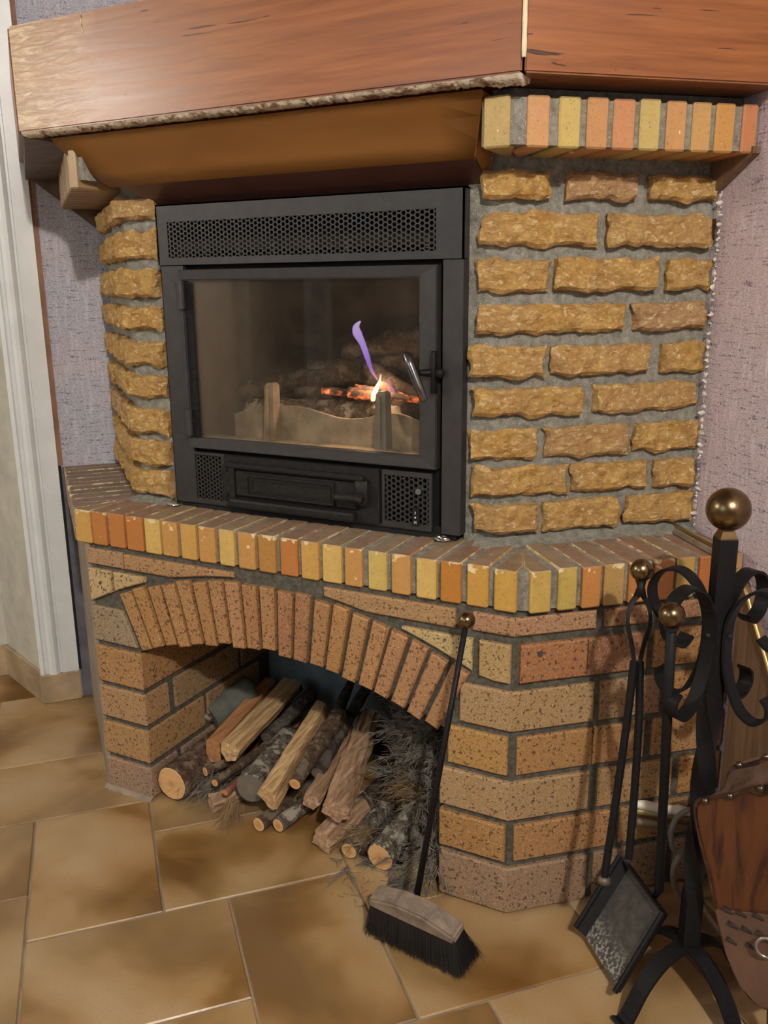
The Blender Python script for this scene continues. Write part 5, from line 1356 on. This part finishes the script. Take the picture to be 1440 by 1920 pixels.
TACK = plain('dark_tack', (.13, .10, .075), .3, .85)
def tack(P, r_=.0058):
    bm = bmesh.new(); ball(bm, P, r_, 14); recalc(bm); link('tack', bm, TACK, BW, True)
for (u, v) in ((1325, 1499), (1372, 1490), (1429, 1476), (1480, 1470), (1530, 1478)): tack(bp(u, v, nB, dB)-nB*.004)
for (u, v) in ((1325, 1499), (1372, 1490), (1429, 1476), (1490, 1468)): tack(bk(bp(u, v, nB, dB), .004)+Vector((0, 0, .004)))
CO = [(1343, 1702), (1450, 1712), (1548, 1700), (1530, 1790), (1500, 1860), (1465, 1890), (1425, 1885), (1388, 1845), (1362, 1785)]
bm = bmesh.new(); prism_pts(bm, [grow(bp(u, v, nB, dB), .003)-nB*.003 for u, v in CO], nB*.018); bmesh.ops.bevel(bm, geom=list(bm.edges), offset=.002, segments=1, affect='EDGES'); recalc(bm); link('leather_collar', bm, plain('darkened_leather', (.11, .058, .038), .7, var=.3), BW)
HOLE = plain('dark_lacing', (.02, .012, .01), .8)
for (u, v) in ((1366, 1705), (1392, 1711), (1424, 1716), (1376, 1732), (1402, 1741), (1430, 1750), (1374, 1762), (1410, 1772), (1450, 1760)):
    bm = bmesh.new(); P = bp(u, v, nB, dB)-nB*.003; tube(bm, [P-Vector((.0075, 0, -.002)), P+Vector((.0075, 0, -.002))], .0045, 8, flat=.6); recalc(bm); link('lacing', bm, HOLE, BW, True)
nz = bp(1448, 1880, nB, dB)+nB*.010
bm = bmesh.new(); tube(bm, [nz+Vector((0, 0, .02)), nz+Vector((.002, 0, -.02)), Vector((nz.x+.004, nz.y, .004))], [.016, .012, .007], 14); recalc(bm); link('nozzle', bm, BRASS, BW, True)

# ================================================================ PIECES AT THE RIGHT WALL
# veneer panel with brass edge standing by the wall, slats on the shelf
OFW = .030
off = KR-OFW
pn = lambda u, v: bp(u, v, NR, off)
top = [pn(1352, 1052), pn(1378, 1072), pn(1400, 1105), pn(1414, 1155), pn(1440, 1240), pn(1475, 1360)]
A_ = PB.pt(PB.len+PB.rt, .012); wr0 = A_.dot(WR)
pl2 = [p for p in top]
base = [Vector((pl2[-1].x, pl2[-1].y, .02)), Vector((pl2[0].x, pl2[0].y, .02))]
shift = WR*max(0, wr0+.03-pl2[0].dot(WR))
pl2[0] = pl2[0]+shift*1.0; base[1] = base[1]+shift
VP = thing('veneer_panel', 'brown veneered panel with a curved gold edge leaning by the right wall', 'panel')
bm = bmesh.new(); prism_pts(bm, pl2+base, NR*.010); recalc(bm); link('board', bm, BOARDW, VP)
GOLD = plain('gold_edging', (.42, .30, .12), .35, .7)
bm = bmesh.new(); tube(bm, spline([p-NR*.003 for p in pl2], 4), .0045, 8); recalc(bm); link('gold_edge', bm, GOLD, VP, True)
for i, (u0_, v0_, u1_, v1_, zz, lab) in enumerate(((1262, 985, 1372, 1040, ZS+.0065, 'thin wooden slat with a gilt edge lying along the wall on the brick shelf'), (1266, 996, 1352, 1044, ZS+.0055, 'darker thin slat next to the gilt one on the brick shelf'))):
    bm = bmesh.new(); a, b = fl(u0_, v0_, zz), fl(u1_, v1_, zz); b = b+(-NR*max(0, NR.dot(b)-(KR-.008))); a = a+(-NR*max(0, NR.dot(a)-(KR-.008)))
    strip(bm, [a, b], Vector((0, 0, 1)), .009, .006); recalc(bm); tag(link('slat', bm, [GOLD, m_wood('dull_slat', (.16, .12, .08), (.27, .21, .14))][i]), lab, 'slat')
# tubes and cable in the corner behind the stand
n2 = Vector((s, -c, 0)); dface = n2.dot(PB.R)
cq = lambda u, v, o_: bp(u, v, n2, dface+o_)
bm = bmesh.new(); a, b = cq(1192, 1508, .022), cq(1296, 1524, .022); tube(bm, spline([a, a+(b-a)*.12+Vector((0, 0, .001)), a+(b-a)*.35, a+(b-a)*.6, a+(b-a)*.8+Vector((0, 0, .002)), b], 4), [.004, .006, .008, .0085, .009, .010, .0095, .009, .009, .010, .011, .010, .009, .009, .010, .011, .010, .009, .008, .007, .006][:21], 10); recalc(bm)
tag(link('white_sleeve', bm, plain('white_crumpled_plastic', (.72, .68, .60), .5, var=.1, bump=1, bs=60), None, True), 'crumpled white plastic sleeve on the tubes behind the tool stand', 'sleeve')
for i, (v0_, v1_, o_, r_, lab) in enumerate(((1520, 1536, .022, .006, 'upper yellowish tube under the white sleeve'), (1540, 1553, .020, .007, 'lower brownish tube under the white sleeve'))):
    bm = bmesh.new(); a, b = cq(1194, v0_, o_), cq(1300, v1_, o_); tube(bm, [a, (a+b)/2, b], r_, 10); recalc(bm); tag(link('metal_tube', bm, [plain('yellowish_metal', (.34, .28, .12), .4, .5), plain('brownish_metal', (.22, .18, .12), .5, .3)][i], None, True), lab, 'tube')
bm = bmesh.new(); pts = [cq(1300, 1515, .05), cq(1272, 1530, .05), cq(1258, 1560, .05), cq(1262, 1590, .05), cq(1275, 1600, .05), cq(1262, 1630, .05), cq(1266, 1665, .05), cq(1282, 1690, .05)]
tube(bm, spline(pts, 6), .0052, 10); recalc(bm); tag(link('grey_cable', bm, plain('grey_cable_rubber', (.20, .18, .16), .6), None, True), 'grey cable looping beside the post in front of the brick base', 'cable')
bm = bmesh.new(); tube(bm, spline([fl(1312, 1692, .03), fl(1340, 1735, .02), fl(1375, 1775, .008), fl(1400, 1800, .006)], 5), .0045, 8); recalc(bm)
tag(link('pale_hose', bm, plain('pale_hose_rubber', (.30, .26, .21), .6), None, True), 'pale thin hose on the floor between stand and bellows', 'hose')
bm = bmesh.new(); ctr2 = bp(1437, 1776, nB, dB-.012); bmesh.ops.create_cone(bm, segments=8, radius1=.001, radius2=.001, depth=.001, matrix=Matrix.Translation(ctr2))
bm.clear(); tube(bm, [ctr2+Vector((math.cos(a_*PI/10)*.014, -.001, math.sin(a_*PI/10)*.016)) for a_ in range(21)], .0028, 8); recalc(bm)
link('ring', bm, plain('dull_ring_metal', (.40, .38, .34), .3, .9), BW, True)
# hairline filler on the mantel, plugs in two bricks
bm = bmesh.new(); tube(bm, [fy(151, 22, YM-.0005), fy(152, 40, YM-.0005), fy(155, 61, YM-.0005)], .0009, 6); recalc(bm); link('filled_crack', bm, CREAM, MT_)
PLUG = plain('grey_plug', (.06, .055, .05), .7)
n2 = Vector((s, -c, 0)); P1 = bp(1013, 1226, n2, n2.dot(PB.R)+.001); P2_ = fy(188, 1093, YB-.001)
for P, nn, r_ in ((P1, n2, .0052), (P2_, Vector((0, -1, 0)), .0036)):
    bm = bmesh.new(); tube(bm, [P-nn*.004, P+nn*.0015], r_, 14); recalc(bm); link('wall_plug', bm, PLUG, FP)
# groups of alike things
for o in bpy.data.objects:
    ct = o.get('category')
    if ct == 'firewood':
        zc = o.location.z
        if zc > .6: o['group'] = 'logs burning in the stove'
        else: o['group'] = 'firewood stacked in the arched niche'
    elif ct == 'andiron': o['group'] = 'firedogs in the stove'
    elif ct == 'tube': o['group'] = 'metal tubes behind the tool stand'
    elif ct == 'slat': o['group'] = 'slats on the brick shelf'
